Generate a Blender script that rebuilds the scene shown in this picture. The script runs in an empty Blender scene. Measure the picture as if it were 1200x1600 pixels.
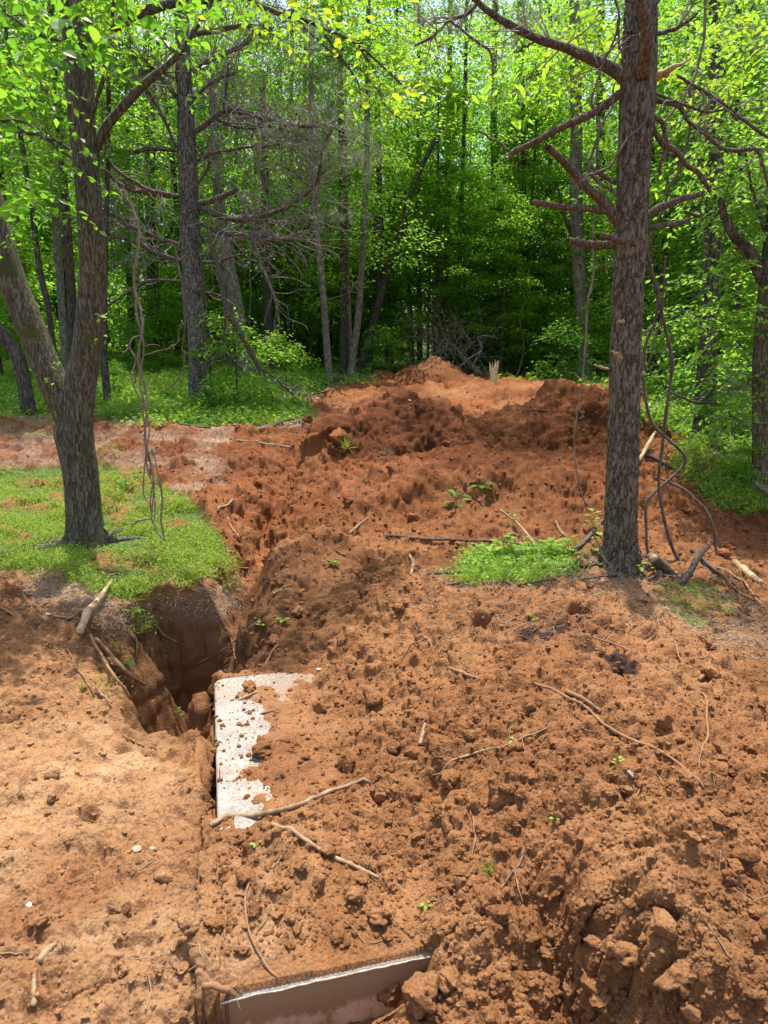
import bpy, math, random
import numpy as np
from mathutils import Vector, Matrix
from math import radians as R

# ------------------------------------------------------------------ camera
SC = bpy.context.scene
CAM_H = 1.65
PITCH = 13.0
FPX = 1063.0
cam_d = bpy.data.cameras.new('camera')
cam_d.sensor_fit = 'VERTICAL'
cam_d.sensor_height = 24.0
cam_d.sensor_width = 24.0
cam_d.lens = FPX / 1600.0 * 24.0
cam_d.clip_start = 0.05
cam_d.clip_end = 600.0
cam = bpy.data.objects.new('camera', cam_d)
SC.collection.objects.link(cam)
cam.location = (0, 0, CAM_H)
cam.rotation_euler = (R(90 - PITCH), 0, 0)
SC.camera = cam

# ------------------------------------------------------------------ world and sun
SUN_EL, SUN_AZ = 75.0, 4.0        # azimuth clockwise from +Y (the viewing direction)
world = bpy.data.worlds.new('World')
SC.world = world
world.use_nodes = True
wn, wl = world.node_tree.nodes, world.node_tree.links
wn.clear()
sky = wn.new('ShaderNodeTexSky')
sky.sky_type = 'NISHITA'
sky.sun_disc = False
sky.sun_elevation = R(SUN_EL)
sky.sun_rotation = R(SUN_AZ)
sky.air_density = 1.3
sky.dust_density = 3.0
wbg = wn.new('ShaderNodeBackground')
wbg.inputs['Strength'].default_value = 0.15
wout = wn.new('ShaderNodeOutputWorld')
wl.new(sky.outputs[0], wbg.inputs[0])
wl.new(wbg.outputs[0], wout.inputs[0])
sun_d = bpy.data.lights.new('sun', 'SUN')
sun_d.energy = 4.0
sun_d.angle = R(0.55)
sun_d.color = (1.0, 0.955, 0.88)
sun = bpy.data.objects.new('sun', sun_d)
SC.collection.objects.link(sun)
SUN_DIR = Vector((math.sin(R(SUN_AZ)) * math.cos(R(SUN_EL)), math.cos(R(SUN_AZ)) * math.cos(R(SUN_EL)), math.sin(R(SUN_EL))))
sun.rotation_euler = SUN_DIR.to_track_quat('Z', 'Y').to_euler()
SC.view_settings.view_transform = 'Standard'
SC.view_settings.look = 'None'
SC.view_settings.exposure = 1.0
SC.view_settings.gamma = 1.0
SC.view_settings.use_curve_mapping = False
SC.render.engine = 'CYCLES'
SC.cycles.max_bounces = 7
SC.cycles.diffuse_bounces = 5
SC.cycles.glossy_bounces = 2
SC.cycles.transmission_bounces = 4
SC.cycles.use_denoising = True
SC.cycles.sample_clamp_indirect = 6.0

# ------------------------------------------------------------------ helpers
rng = np.random.default_rng(7)
rnd = random.Random(11)
COL = SC.collection
CP, SP = math.cos(R(PITCH)), math.sin(R(PITCH))

def ray(px, py):
    u, v = (px - 600) / FPX, -(py - 800) / FPX
    return Vector((u, CP + v * SP, -SP + v * CP))

def P(px, py, Y):
    """world point seen in that direction at the horizontal distance Y"""
    d = ray(px, py)
    return Vector((0, 0, CAM_H)) + d * (Y / d.y)

def PZ(px, py, z):
    d = ray(px, py)
    return Vector((0, 0, CAM_H)) + d * ((z - CAM_H) / d.z)

def link(o, parent=None):
    COL.objects.link(o)
    if parent is not None:
        o.parent = parent
    return o

def tag(o, label=None, cat=None, group=None, kind=None):
    if label: o['label'] = label
    if cat: o['category'] = cat
    if group: o['group'] = group
    if kind: o['kind'] = kind
    return o

def empty(name, loc, label, cat, group=None):
    o = bpy.data.objects.new(name, None)
    o.location = loc
    o.empty_display_size = 0.1
    COL.objects.link(o)
    return tag(o, label, cat, group)

class MB:
    """collects numpy vertex / face blocks and links them as one mesh"""
    def __init__(s):
        s.v, s.t, s.q, s.n = [], [], [], 0
        s.tv, s.qv = [], []
    def add(s, v, tris=None, quads=None, var=0.5):
        v = np.asarray(v, dtype=np.float32).reshape(-1, 3)
        if tris is not None and len(tris):
            t = np.asarray(tris, dtype=np.int64) + s.n
            s.t.append(t); s.tv.append(np.broadcast_to(np.asarray(var, dtype=np.float32), (len(t),)))
        if quads is not None and len(quads):
            q = np.asarray(quads, dtype=np.int64) + s.n
            s.q.append(q); s.qv.append(np.broadcast_to(np.asarray(var, dtype=np.float32), (len(q),)))
        s.v.append(v); s.n += len(v)
    def mesh(s, name, mat=None, smooth=True):
        V = np.concatenate(s.v)
        T = np.concatenate(s.t) if s.t else np.zeros((0, 3), np.int64)
        Q = np.concatenate(s.q) if s.q else np.zeros((0, 4), np.int64)
        me = bpy.data.meshes.new(name)
        me.vertices.add(len(V)); me.vertices.foreach_set('co', V.ravel())
        nl = T.size + Q.size
        me.loops.add(nl)
        me.loops.foreach_set('vertex_index', np.concatenate([T.ravel(), Q.ravel()]).astype(np.int32))
        nf = len(T) + len(Q)
        me.polygons.add(nf)
        ls = np.concatenate([np.arange(len(T)) * 3, T.size + np.arange(len(Q)) * 4]).astype(np.int32)
        me.polygons.foreach_set('loop_start', ls)
        me.polygons.foreach_set('use_smooth', np.full(nf, smooth))
        a = me.attributes.new('var', 'FLOAT', 'FACE')
        a.data.foreach_set('value', np.concatenate(s.tv + s.qv).astype(np.float32))
        me.update(calc_edges=True)
        if mat: me.materials.append(mat)
        return me
    def build(s, name, mat, parent=None, origin=None, smooth=True):
        if origin is not None:
            s.v = [b - np.array(origin, dtype=np.float32) for b in s.v]
        o = bpy.data.objects.new(name, s.mesh(name, mat, smooth))
        if origin is not None and parent is None:
            o.location = origin
        return link(o, parent)

# ---- noise in numpy
def _h(ix, iy, seed):
    a = (ix.astype(np.int64) * 73856093) ^ (iy.astype(np.int64) * 19349663) ^ (seed * 83492791)
    a = a.astype(np.uint32)
    a ^= a >> np.uint32(16); a = (a * np.uint32(0x7feb352d)).astype(np.uint32)
    a ^= a >> np.uint32(15); a = (a * np.uint32(0x846ca68b)).astype(np.uint32)
    a ^= a >> np.uint32(16)
    return a.astype(np.float32) / np.float32(4294967296.0)

def vnoise(x, y, seed=0):
    ix, iy = np.floor(x), np.floor(y)
    fx, fy = x - ix, y - iy
    fx = fx * fx * (3 - 2 * fx); fy = fy * fy * (3 - 2 * fy)
    a, b = _h(ix, iy, seed), _h(ix + 1, iy, seed)
    c, d = _h(ix, iy + 1, seed), _h(ix + 1, iy + 1, seed)
    return (a + (b - a) * fx) * (1 - fy) + (c + (d - c) * fx) * fy - 0.5

def fbm(x, y, scale, octv=4, seed=0, gain=0.5):
    x, y = x / scale, y / scale
    s, a = 0, 1.0
    for i in range(octv):
        s = s + a * vnoise(x, y, seed + i * 17)
        x, y = x * 2.03 + 5.1, y * 2.03 - 3.7
        a *= gain
    return s

def lumps(x, y, cell, seed, prob=0.8):
    """rounded lumps scattered one per cell, height in metres"""
    u, v = x / cell, y / cell
    iu, iv = np.floor(u), np.floor(v)
    out = np.zeros_like(u)
    for du in (-1, 0, 1):
        for dv in (-1, 0, 1):
            cx, cy = iu + du, iv + dv
            px_ = cx + _h(cx, cy, seed); py_ = cy + _h(cx, cy, seed + 1)
            r = 0.2 + 0.6 * _h(cx, cy, seed + 2) ** 1.6
            on = _h(cx, cy, seed + 3) < prob
            ang = _h(cx, cy, seed + 4) * 3.14
            ca, sa = np.cos(ang), np.sin(ang)
            ex, ey = u - px_, v - py_
            e1 = ex * ca + ey * sa; e2 = (ey * ca - ex * sa) * (1.0 + 0.8 * _h(cx, cy, seed + 5))
            d2 = (e1 * e1 + e2 * e2) / (r * r)
            hgt = np.where(on & (d2 < 1), r * np.sqrt(np.maximum(0, 1 - d2)), 0)
            out = np.maximum(out, hgt)
    return out * cell

def edges(x, y, cell, seed):
    """distance to the nearest cell border (cracks), in cell units"""
    u, v = x / cell, y / cell
    iu, iv = np.floor(u), np.floor(v)
    f1 = np.full_like(u, 9.0); f2 = np.full_like(u, 9.0)
    for du in (-1, 0, 1):
        for dv in (-1, 0, 1):
            cx, cy = iu + du, iv + dv
            d = np.hypot(cx + _h(cx, cy, seed) - u, cy + _h(cx, cy, seed + 1) - v)
            f2 = np.where(d < f1, f1, np.minimum(f2, d)); f1 = np.minimum(f1, d)
    return f2 - f1

def sst(a, b, x):
    t = np.clip((x - a) / (b - a), 0, 1)
    return t * t * (3 - 2 * t)

def inpoly(x, y, poly):
    c = np.zeros(np.shape(x), bool)
    n = len(poly)
    for i in range(n):
        x1, y1 = poly[i]; x2, y2 = poly[(i + 1) % n]
        if y1 == y2: continue
        c ^= ((y1 > y) != (y2 > y)) & (x < (x2 - x1) * (y - y1) / (y2 - y1) + x1)
    return c

def segdist(x, y, pts):
    """distance to a polyline and the parameter 0..1 along it"""
    best = np.full(np.shape(x), 1e9); par = np.zeros(np.shape(x)); n = len(pts) - 1
    for i in range(n):
        ax, ay = pts[i][:2]; bx, by = pts[i + 1][:2]
        dx, dy = bx - ax, by - ay
        t = np.clip(((x - ax) * dx + (y - ay) * dy) / (dx * dx + dy * dy + 1e-9), 0, 1)
        d = np.hypot(x - ax - t * dx, y - ay - t * dy)
        par = np.where(d < best, (i + t) / n, par); best = np.minimum(best, d)
    return best, par

# ------------------------------------------------------------------ materials
def mat_base(name):
    m = bpy.data.materials.new(name); m.use_nodes = True
    nt = m.node_tree; nt.nodes.clear()
    return m, nt.nodes, nt.links

def N(nodes, typ, **kw):
    n = nodes.new(typ)
    for k, v in kw.items():
        if k in n.inputs: n.inputs[k].default_value = v
        else: setattr(n, k, v)
    return n

def ramp(nodes, links, src, stops):
    r = nodes.new('ShaderNodeValToRGB')
    while len(r.color_ramp.elements) > 1: r.color_ramp.elements.remove(r.color_ramp.elements[-1])
    r.color_ramp.elements[0].position = stops[0][0]; r.color_ramp.elements[0].color = (*stops[0][1], 1)
    for p, c in stops[1:]:
        e = r.color_ramp.elements.new(p); e.color = (*c, 1)
    links.new(src, r.inputs[0])
    return r.outputs[0]

def mixc(nodes, links, fac, a, b, mode='MIX'):
    m = nodes.new('ShaderNodeMix'); m.data_type = 'RGBA'; m.blend_type = mode
    for sock, val in ((m.inputs[0], fac), (m.inputs[6], a), (m.inputs[7], b)):
        if isinstance(val, (int, float)): sock.default_value = val
        elif isinstance(val, tuple): sock.default_value = (*val, 1)
        else: links.new(val, sock)
    return m.outputs[2]

def noise(nodes, links, vec, scale, detail=6, rough=0.6, out=0):
    n = nodes.new('ShaderNodeTexNoise')
    n.inputs['Scale'].default_value = scale; n.inputs['Detail'].default_value = detail
    n.inputs['Roughness'].default_value = rough
    if vec is not None: links.new(vec, n.inputs['Vector'])
    return n.outputs[out]

def soil_color(nodes, links, pos, fine=True):
    big = noise(nodes, links, pos, 0.9, 4)
    col = ramp(nodes, links, big, [(0.32, (0.184, 0.077, 0.031)), (0.5, (0.244, 0.111, 0.045)), (0.68, (0.302, 0.151, 0.066))])
    mid = noise(nodes, links, pos, 9.0, 6, 0.7)
    tone = ramp(nodes, links, mid, [(0.3, (0.66, 0.62, 0.60)), (0.5, (1.0, 1.0, 1.0)), (0.72, (1.22, 1.24, 1.28))])
    col = mixc(nodes, links, 1.0, col, tone, 'MULTIPLY')
    gr = noise(nodes, links, pos, 110.0, 4, 0.75)
    tone2 = ramp(nodes, links, gr, [(0.32, (0.62, 0.60, 0.58)), (0.5, (1.0, 1.0, 1.0)), (0.7, (1.3, 1.3, 1.3))])
    return mixc(nodes, links, 1.0, col, tone2, 'MULTIPLY')

def make_soil(name, masks=True, tint=(1, 1, 1)):
    m, n, l = mat_base(name)
    geo = N(n, 'ShaderNodeNewGeometry'); pos = geo.outputs['Position']
    col = soil_color(n, l, pos)
    if tint != (1, 1, 1): col = mixc(n, l, 1.0, col, tint, 'MULTIPLY')
    if masks:
        a = N(n, 'ShaderNodeAttribute', attribute_name='mask')
        sep = n.new('ShaderNodeSeparateColor'); l.new(a.outputs['Color'], sep.inputs[0])
        # redder earth of the far heaps (alpha channel)
        red = mixc(n, l, 1.0, col, (0.84, 0.66, 0.61), 'MULTIPLY')
        col = mixc(n, l, a.outputs['Alpha'], col, red)
        # pale dry trodden clay (blue channel)
        pn = noise(n, l, pos, 5.0, 5, 0.65)
        pale = ramp(n, l, pn, [(0.3, (0.295, 0.150, 0.068)), (0.5, (0.375, 0.212, 0.104)), (0.7, (0.445, 0.285, 0.155))])
        g2 = noise(n, l, pos, 70.0, 5, 0.7)
        pale = mixc(n, l, 1.0, pale, ramp(n, l, g2, [(0.35, (0.7, 0.68, 0.66)), (0.55, (1.05, 1.05, 1.05))]), 'MULTIPLY')
        col = mixc(n, l, sep.outputs[2], col, pale)
        # straw, needles and dead leaves (red channel)
        map_ = N(n, 'ShaderNodeMapping'); map_.inputs['Scale'].default_value = (60, 14, 30); map_.inputs['Rotation'].default_value = (0, 0, 0.6)
        l.new(pos, map_.inputs['Vector'])
        dn = noise(n, l, map_.outputs[0], 1.0, 6, 0.75)
        duff = ramp(n, l, dn, [(0.3, (0.11, 0.058, 0.034)), (0.46, (0.22, 0.135, 0.085)), (0.6, (0.36, 0.25, 0.17)), (0.75, (0.44, 0.34, 0.25))])
        col = mixc(n, l, sep.outputs[0], col, duff)
        # green soil skin under the grass (green channel)
        gn = noise(n, l, pos, 40.0, 5, 0.7)
        gc = ramp(n, l, gn, [(0.35, (0.035, 0.04, 0.015)), (0.5, (0.07, 0.11, 0.025)), (0.65, (0.12, 0.20, 0.03))])
        col = mixc(n, l, sep.outputs[1], col, gc)
        mo = N(n, 'ShaderNodeAttribute', attribute_name='moist_shade')
        mcol = mixc(n, l, 1.0, col, (0.46, 0.43, 0.42), 'MULTIPLY')  # darker for soil moisture, with shade put into the colour as well
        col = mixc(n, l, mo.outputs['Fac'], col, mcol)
        b = N(n, 'ShaderNodeAttribute', attribute_name='humus')
        dark = mixc(n, l, 1.0, (0.045, 0.026, 0.020), ramp(n, l, gr2(n, l, pos), [(0.3, (0.5, 0.5, 0.5)), (0.7, (1.6, 1.5, 1.5))]), 'MULTIPLY')
        col = mixc(n, l, b.outputs['Fac'], col, dark)
    bs = N(n, 'ShaderNodeBsdfPrincipled', Roughness=0.95)
    bs.inputs['Specular IOR Level'].default_value = 0.12
    l.new(col, bs.inputs['Base Color'])
    nb = noise(n, l, pos, 55.0, 8, 0.8)
    vor = N(n, 'ShaderNodeTexVoronoi'); vor.inputs['Scale'].default_value = 95.0; l.new(pos, vor.inputs['Vector'])
    add = N(n, 'ShaderNodeMath', operation='MULTIPLY_ADD'); l.new(vor.outputs['Distance'], add.inputs[0]); add.inputs[1].default_value = -0.5; l.new(nb, add.inputs[2])
    bump = N(n, 'ShaderNodeBump', Strength=0.85, Distance=0.012); l.new(add.outputs[0], bump.inputs['Height'])
    l.new(bump.outputs[0], bs.inputs['Normal'])
    out = n.new('ShaderNodeOutputMaterial'); l.new(bs.outputs[0], out.inputs[0])
    return m

def gr2(n, l, pos):
    return noise(n, l, pos, 60.0, 6, 0.8)

def make_bark(name, dark, mid, light, sx=30.0, sz=6.0, bump=0.02, moss=None, moss_amt=0.0, crk=0.45):
    m, n, l = mat_base(name)
    tc = N(n, 'ShaderNodeTexCoord')
    mp = N(n, 'ShaderNodeMapping'); mp.inputs['Scale'].default_value = (sx, sx, sz)
    l.new(tc.outputs['Object'], mp.inputs['Vector'])
    nz = noise(n, l, mp.outputs[0], 1.0, 7, 0.7)
    n2 = noise(n, l, mp.outputs[0], 0.55, 5, 0.62)
    s2 = N(n, 'ShaderNodeMath', operation='SUBTRACT'); l.new(n2, s2.inputs[0]); s2.inputs[1].default_value = 0.5
    ab = N(n, 'ShaderNodeMath', operation='ABSOLUTE'); l.new(s2.outputs[0], ab.inputs[0])
    crack = ramp(n, l, ab.outputs[0], [(0.0, (crk, crk, crk)), (0.055, (1, 1, 1))])
    mul = mixc(n, l, 1.0, crack, nz, 'MULTIPLY')
    col = ramp(n, l, mul, [(0.18, dark), (0.42, mid), (0.64, light)])
    if moss is not None:
        mn = noise(n, l, tc.outputs['Object'], 3.5, 6, 0.7)
        mf = ramp(n, l, mn, [(0.62 - moss_amt, (0, 0, 0)), (0.74 - moss_amt, (1, 1, 1))])
        col = mixc(n, l, mf, col, moss)
    fine = noise(n, l, tc.outputs['Object'], 90.0, 4, 0.7)
    col = mixc(n, l, 1.0, col, ramp(n, l, fine, [(0.3, (0.65, 0.65, 0.65)), (0.7, (1.3, 1.3, 1.3))]), 'MULTIPLY')
    bs = N(n, 'ShaderNodeBsdfPrincipled', Roughness=0.9); bs.inputs['Specular IOR Level'].default_value = 0.2
    l.new(col, bs.inputs['Base Color'])
    bp = N(n, 'ShaderNodeBump', Strength=0.9, Distance=bump); l.new(mul, bp.inputs['Height']); l.new(bp.outputs[0], bs.inputs['Normal'])
    out = n.new('ShaderNodeOutputMaterial'); l.new(bs.outputs[0], out.inputs[0])
    return m

def make_leaf(name, stops, trans, tfac=0.45, rough=0.5, spec=0.35):
    m, n, l = mat_base(name)
    a = N(n, 'ShaderNodeAttribute', attribute_name='var')
    oi = N(n, 'ShaderNodeObjectInfo')
    ad = N(n, 'ShaderNodeMath', operation='MULTIPLY_ADD'); l.new(oi.outputs['Random'], ad.inputs[0]); ad.inputs[1].default_value = 0.30
    l.new(a.outputs['Fac'], ad.inputs[2])
    sub = N(n, 'ShaderNodeMath', operation='SUBTRACT'); l.new(ad.outputs[0], sub.inputs[0]); sub.inputs[1].default_value = 0.15
    col = ramp(n, l, sub.outputs[0], stops)
    bs = N(n, 'ShaderNodeBsdfPrincipled', Roughness=rough); bs.inputs['Specular IOR Level'].default_value = spec
    l.new(col, bs.inputs['Base Color'])
    tr = N(n, 'ShaderNodeBsdfTranslucent')
    tcol = mixc(n, l, 1.0, col, trans, 'MULTIPLY')
    l.new(tcol, tr.inputs['Color'])
    mx = n.new('ShaderNodeMixShader'); mx.inputs[0].default_value = tfac
    l.new(bs.outputs[0], mx.inputs[1]); l.new(tr.outputs[0], mx.inputs[2])
    out = n.new('ShaderNodeOutputMaterial'); l.new(mx.outputs[0], out.inputs[0])
    return m

def make_plain(name, c1, c2, scale=20.0, rough=0.85, bump=0.003, stretch=(1, 1, 1), dirt=0.0):
    m, n, l = mat_base(name)
    tc = N(n, 'ShaderNodeTexCoord')
    mp = N(n, 'ShaderNodeMapping'); mp.inputs['Scale'].default_value = stretch
    l.new(tc.outputs['Object'], mp.inputs['Vector'])
    nz = noise(n, l, mp.outputs[0], scale, 7, 0.7)
    col = ramp(n, l, nz, [(0.35, c1), (0.65, c2)])
    if dirt > 0:
        dn = noise(n, l, tc.outputs['Object'], 28.0, 5, 0.7)
        col = mixc(n, l, ramp(n, l, dn, [(0.62 - dirt * .3, (0, 0, 0)), (0.70 - dirt * .3, (.9, .9, .9))]), col, (0.23, 0.112, 0.053))
    bs = N(n, 'ShaderNodeBsdfPrincipled', Roughness=rough); bs.inputs['Specular IOR Level'].default_value = 0.25
    l.new(col, bs.inputs['Base Color'])
    bp = N(n, 'ShaderNodeBump', Strength=0.7, Distance=bump); l.new(nz, bp.inputs['Height']); l.new(bp.outputs[0], bs.inputs['Normal'])
    out = n.new('ShaderNodeOutputMaterial'); l.new(bs.outputs[0], out.inputs[0])
    return m

M = {}
M['ground'] = make_soil('red_clay_ground')
M['soil'] = make_soil('red_clay_lumps', masks=False)
M['pale_split'] = make_plain('bright_split_wood', (0.46, 0.36, 0.22), (0.72, 0.62, 0.44), 10, 0.7, 0.004, (4, 4, 0.3))
M['soil_red'] = make_soil('red_clay_lumps_far', masks=False, tint=(0.98, 0.80, 0.76))
M['soil_pale'] = make_soil('dry_clay_lumps', masks=False, tint=(1.36, 1.60, 1.85))
M['pine'] = make_bark('pine_bark', (0.026, 0.019, 0.012), (0.132, 0.102, 0.068), (0.265, 0.215, 0.155), 46, 15, 0.015, crk=.45)
M['grey_bark'] = make_bark('grey_pine_bark', (0.028, 0.023, 0.017), (0.130, 0.114, 0.088), (0.28, 0.25, 0.205), 36, 12, 0.018, crk=.4)
M['maple'] = make_bark('maple_bark', (0.026, 0.021, 0.013), (0.098, 0.082, 0.054), (0.225, 0.195, 0.145), 75, 13, 0.010, (0.075, 0.078, 0.026), 0.09, .45)
M['wood_bark'] = make_bark('woodland_bark', (0.022, 0.017, 0.013), (0.075, 0.060, 0.047), (0.17, 0.145, 0.12), 30, 8, 0.01, (0.06, 0.07, 0.025), 0.02)
M['pale_bark'] = make_bark('pale_bark', (0.05, 0.042, 0.033), (0.19, 0.16, 0.13), (0.33, 0.29, 0.245), 24, 9, 0.006, (0.10, 0.11, 0.05), 0.0)
M['dead'] = make_bark('dead_branch_bark', (0.028, 0.02, 0.014), (0.10, 0.076, 0.054), (0.21, 0.168, 0.128), 90, 22, 0.005)
M['broken'] = make_bark('reddish_broken_branch', (0.035, 0.022, 0.016), (0.130, 0.088, 0.058), (0.24, 0.172, 0.118), 80, 24, 0.006)
M['twig'] = make_plain('dry_grey_twig', (0.15, 0.12, 0.10), (0.34, 0.29, 0.245), 30, 0.85, 0.002)
M['vine'] = make_plain('vine_bark', (0.13, 0.095, 0.066), (0.32, 0.25, 0.19), 30, 0.85, 0.003, (1, 1, 0.2))
M['vine_dark'] = make_plain('dark_vine_bark', (0.06, 0.042, 0.03), (0.18, 0.135, 0.10), 30, 0.85, 0.003, (1, 1, 0.2))
M['stick'] = make_plain('peeled_stick_wood', (0.17, 0.11, 0.058), (0.36, 0.27, 0.165), 25, 0.75, 0.002, (1, 1, 1), 0.3)
M['root'] = make_plain('root_skin', (0.15, 0.085, 0.048), (0.32, 0.205, 0.12), 40, 0.85, 0.002, (1, 1, 1), 0.6)
M['split_wood'] = make_plain('fresh_split_wood', (0.26, 0.16, 0.08), (0.50, 0.38, 0.23), 18, 0.7, 0.004, (3, 3, 0.4), 0.25)
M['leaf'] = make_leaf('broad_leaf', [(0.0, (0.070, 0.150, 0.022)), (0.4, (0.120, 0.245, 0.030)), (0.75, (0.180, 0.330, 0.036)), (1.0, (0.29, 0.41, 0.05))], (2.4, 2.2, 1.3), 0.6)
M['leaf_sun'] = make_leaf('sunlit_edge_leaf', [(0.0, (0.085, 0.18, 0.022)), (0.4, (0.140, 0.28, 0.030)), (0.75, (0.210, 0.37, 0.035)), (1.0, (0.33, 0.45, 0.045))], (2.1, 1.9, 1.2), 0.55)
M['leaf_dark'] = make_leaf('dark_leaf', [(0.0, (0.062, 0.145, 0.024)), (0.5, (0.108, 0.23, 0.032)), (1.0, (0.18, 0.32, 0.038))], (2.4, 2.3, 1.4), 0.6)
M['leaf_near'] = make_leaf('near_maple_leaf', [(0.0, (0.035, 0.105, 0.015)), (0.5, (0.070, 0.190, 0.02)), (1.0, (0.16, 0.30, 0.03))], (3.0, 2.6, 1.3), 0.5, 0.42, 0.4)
M['leaf_yellow'] = make_leaf('yellow_green_leaf', [(0.0, (0.08, 0.16, 0.018)), (0.5, (0.15, 0.24, 0.022)), (1.0, (0.27, 0.31, 0.028))], (2.2, 2.2, 1.2), 0.55, 0.4, 0.4)
M['grass'] = make_leaf('grass_blade', [(0.0, (0.10, 0.185, 0.022)), (0.5, (0.19, 0.30, 0.034)), (1.0, (0.34, 0.41, 0.09))], (1.7, 1.6, 1.2), 0.45, 0.5, 0.3)
M['weed'] = make_leaf('weed_leaf', [(0.0, (0.085, 0.185, 0.024)), (0.5, (0.165, 0.305, 0.034)), (1.0, (0.29, 0.40, 0.055))], (1.8, 1.7, 1.2), 0.45, 0.45, 0.35)
M['needle'] = make_leaf('pine_needle', [(0.0, (0.09, 0.13, 0.07)), (0.5, (0.16, 0.21, 0.12)), (1.0, (0.28, 0.30, 0.17))], (1.5, 1.5, 1.2), 0.3, 0.5, 0.4)
M['straw'] = make_plain('dead_straw', (0.14, 0.085, 0.05), (0.36, 0.26, 0.17), 2.0, 0.85, 0.001)
# ------------------------------------------------------------------ the ground: relief of the dug clearing
CTRL = []
def cz(*a):
    for px, py, z in a:
        p = PZ(px, py, z); CTRL.append((p.x, p.y, z))
def cy_(*a):
    for px, py, Y in a:
        p = P(px, py, Y); CTRL.append((p.x, p.y, p.z))
cz((0, 1600, .0), (-250, 1590, .02), (200, 1600, -.02), (0, 1400, .0), (200, 1400, .0), (0, 1200, .03), (200, 1200, -.02),
   (0, 1080, .09), (100, 1080, .04), (-200, 1200, .1), (0, 960, .15), (60, 900, .18), (150, 935, .14), (250, 935, .12), (360, 920, .10),
   (0, 850, .17), (133, 845, .15), (300, 850, .13), (0, 760, .22), (200, 740, .27), (330, 800, .2),
   (0, 700, .40), (200, 700, .42), (350, 720, .38), (420, 760, .25),
   (500, 1200, .05), (600, 1350, .03), (500, 1450, .01), (650, 1450, .02), (600, 1100, .12), (520, 1060, .05), (480, 1010, -.05),
   (560, 980, .13), (655, 925, .33), (640, 1000, .24), (750, 1100, .30), (750, 1300, .15), (750, 1500, .06), (900, 1500, .12),
   (850, 930, .34), (950, 940, .31), (950, 1100, .38), (1050, 1200, .38), (1000, 1400, .33), (1150, 1350, .40), (1200, 1500, .40),
   (900, 1300, .28), (1200, 1150, .22), (1200, 1020, .08), (1100, 975, .12), (1100, 900, .07), (968, 885, .15), (1200, 880, .02),
   (1050, 820, .12), (1200, 820, .08), (780, 880, .19), (700, 870, .17), (640, 890, .14), (600, 900, .10), (430, 860, .0), (400, 800, .12),
   (450, 760, .22), (700, 850, .20), (800, 800, .30), (650, 800, .27), (550, 800, .22), (750, 742, .46), (640, 745, .42), (880, 760, .40),
   (940, 780, .32), (800, 700, .38), (700, 705, .42), (900, 690, .48), (520, 720, .38), (700, 1600, .0), (900, 1600, .05), (1250, 1600, .35))
cy_((0, 650, 11.5), (200, 650, 11.5), (400, 660, 11), (480, 655, 10.8), (315, 625, 13), (100, 600, 15), (450, 600, 16), (0, 560, 20), (300, 560, 22),
    (0, 535, 27), (300, 545, 30), (550, 590, 18), (500, 558, 38), (900, 572, 30), (650, 565, 40), (1200, 562, 30), (1200, 600, 18),
    (500, 680, 10), (700, 640, 12), (850, 640, 12), (600, 612, 15), (700, 603, 17), (850, 605, 15), (940, 650, 11), (1010, 660, 11),
    (1190, 755, 6.5), (1100, 695, 9), (1200, 700, 9))
for a in ((-3, -2, .05), (0, -2, 0), (3, -2, .2), (-4, 1, .1), (4, 1.5, .3), (3.5, 3, .2), (-5, 5, .35), (6, 5, .15), (-14, 15, 1.6), (14, 14, 1.0), (-30, 40, 3.0), (30, 40, 2.0), (0, 60, 2.6), (-40, 80, 4.5), (40, 80, 4), (0, 90, 4)):
    CTRL.append(a)
CTRL = np.array(CTRL)

def warp(x, y):
    return np.stack([x / (np.maximum(y, 0) * 0.55 + 1.2), 1.6 * np.log(np.maximum(y, -2.5) + 3.0)], -1)
_A = warp(CTRL[:, 0], CTRL[:, 1])
def _tps(r2): return 0.5 * r2 * np.log(r2 + 1e-9)
_D = ((_A[:, None] - _A[None]) ** 2).sum(-1)
_n = len(CTRL)
_K = np.zeros((_n + 3, _n + 3)); _K[:_n, :_n] = _tps(_D) + np.eye(_n) * 2e-3
_K[:_n, _n] = 1; _K[:_n, _n + 1:] = _A; _K[_n, :_n] = 1; _K[_n + 1:, :_n] = _A.T
_W = np.linalg.solve(_K, np.concatenate([CTRL[:, 2], np.zeros(3)]))
def base(x, y):
    p = warp(x, y); s = np.full(np.shape(x), _W[_n]) + p[..., 0] * _W[_n + 1] + p[..., 1] * _W[_n + 2]
    for i in range(_n):
        s = s + _W[i] * _tps((p[..., 0] - _A[i, 0]) ** 2 + (p[..., 1] - _A[i, 1]) ** 2)
    return s

# the concrete lid, a rectangle turned 14 degrees, its top at z = 0
LC = np.array([-0.888, 3.27]); LE1 = np.array([0.2455, -0.9694]); LE2 = np.array([0.9694, 0.2455])
LID_W, LID_L = 1.5, 1.88
def lid_st(x, y):
    dx, dy = x - LC[0], y - LC[1]
    return dx * LE2[0] + dy * LE2[1], dx * LE1[0] + dy * LE1[1]

def cone(x, y, ax, ay, az, slope, tip=0.25, sx=1.0, sy=1.0):
    d = np.sqrt(((x - ax) * sx) ** 2 + ((y - ay) * sy) ** 2 + tip * tip) - tip
    return az - slope * d

def smax(a, b, k):
    h = np.clip(0.5 + 0.5 * (a - b) / k, 0, 1)
    return b + (a - b) * h + k * h * (1 - h)

def ridge(h, x, y, pts, slope, tip=0.15, k=0.08):
    """pts: world points with heights; raises the ground to a ridge"""
    top = None
    for i in range(len(pts) - 1):
        d, t = segdist(x, y, pts[i:i + 2])
        zi = pts[i][2] + (pts[i + 1][2] - pts[i][2]) * t - slope * (np.sqrt(d * d + tip * tip) - tip)
        top = zi if top is None else smax(top, zi, .03)
    return smax(h, top, k)

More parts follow.
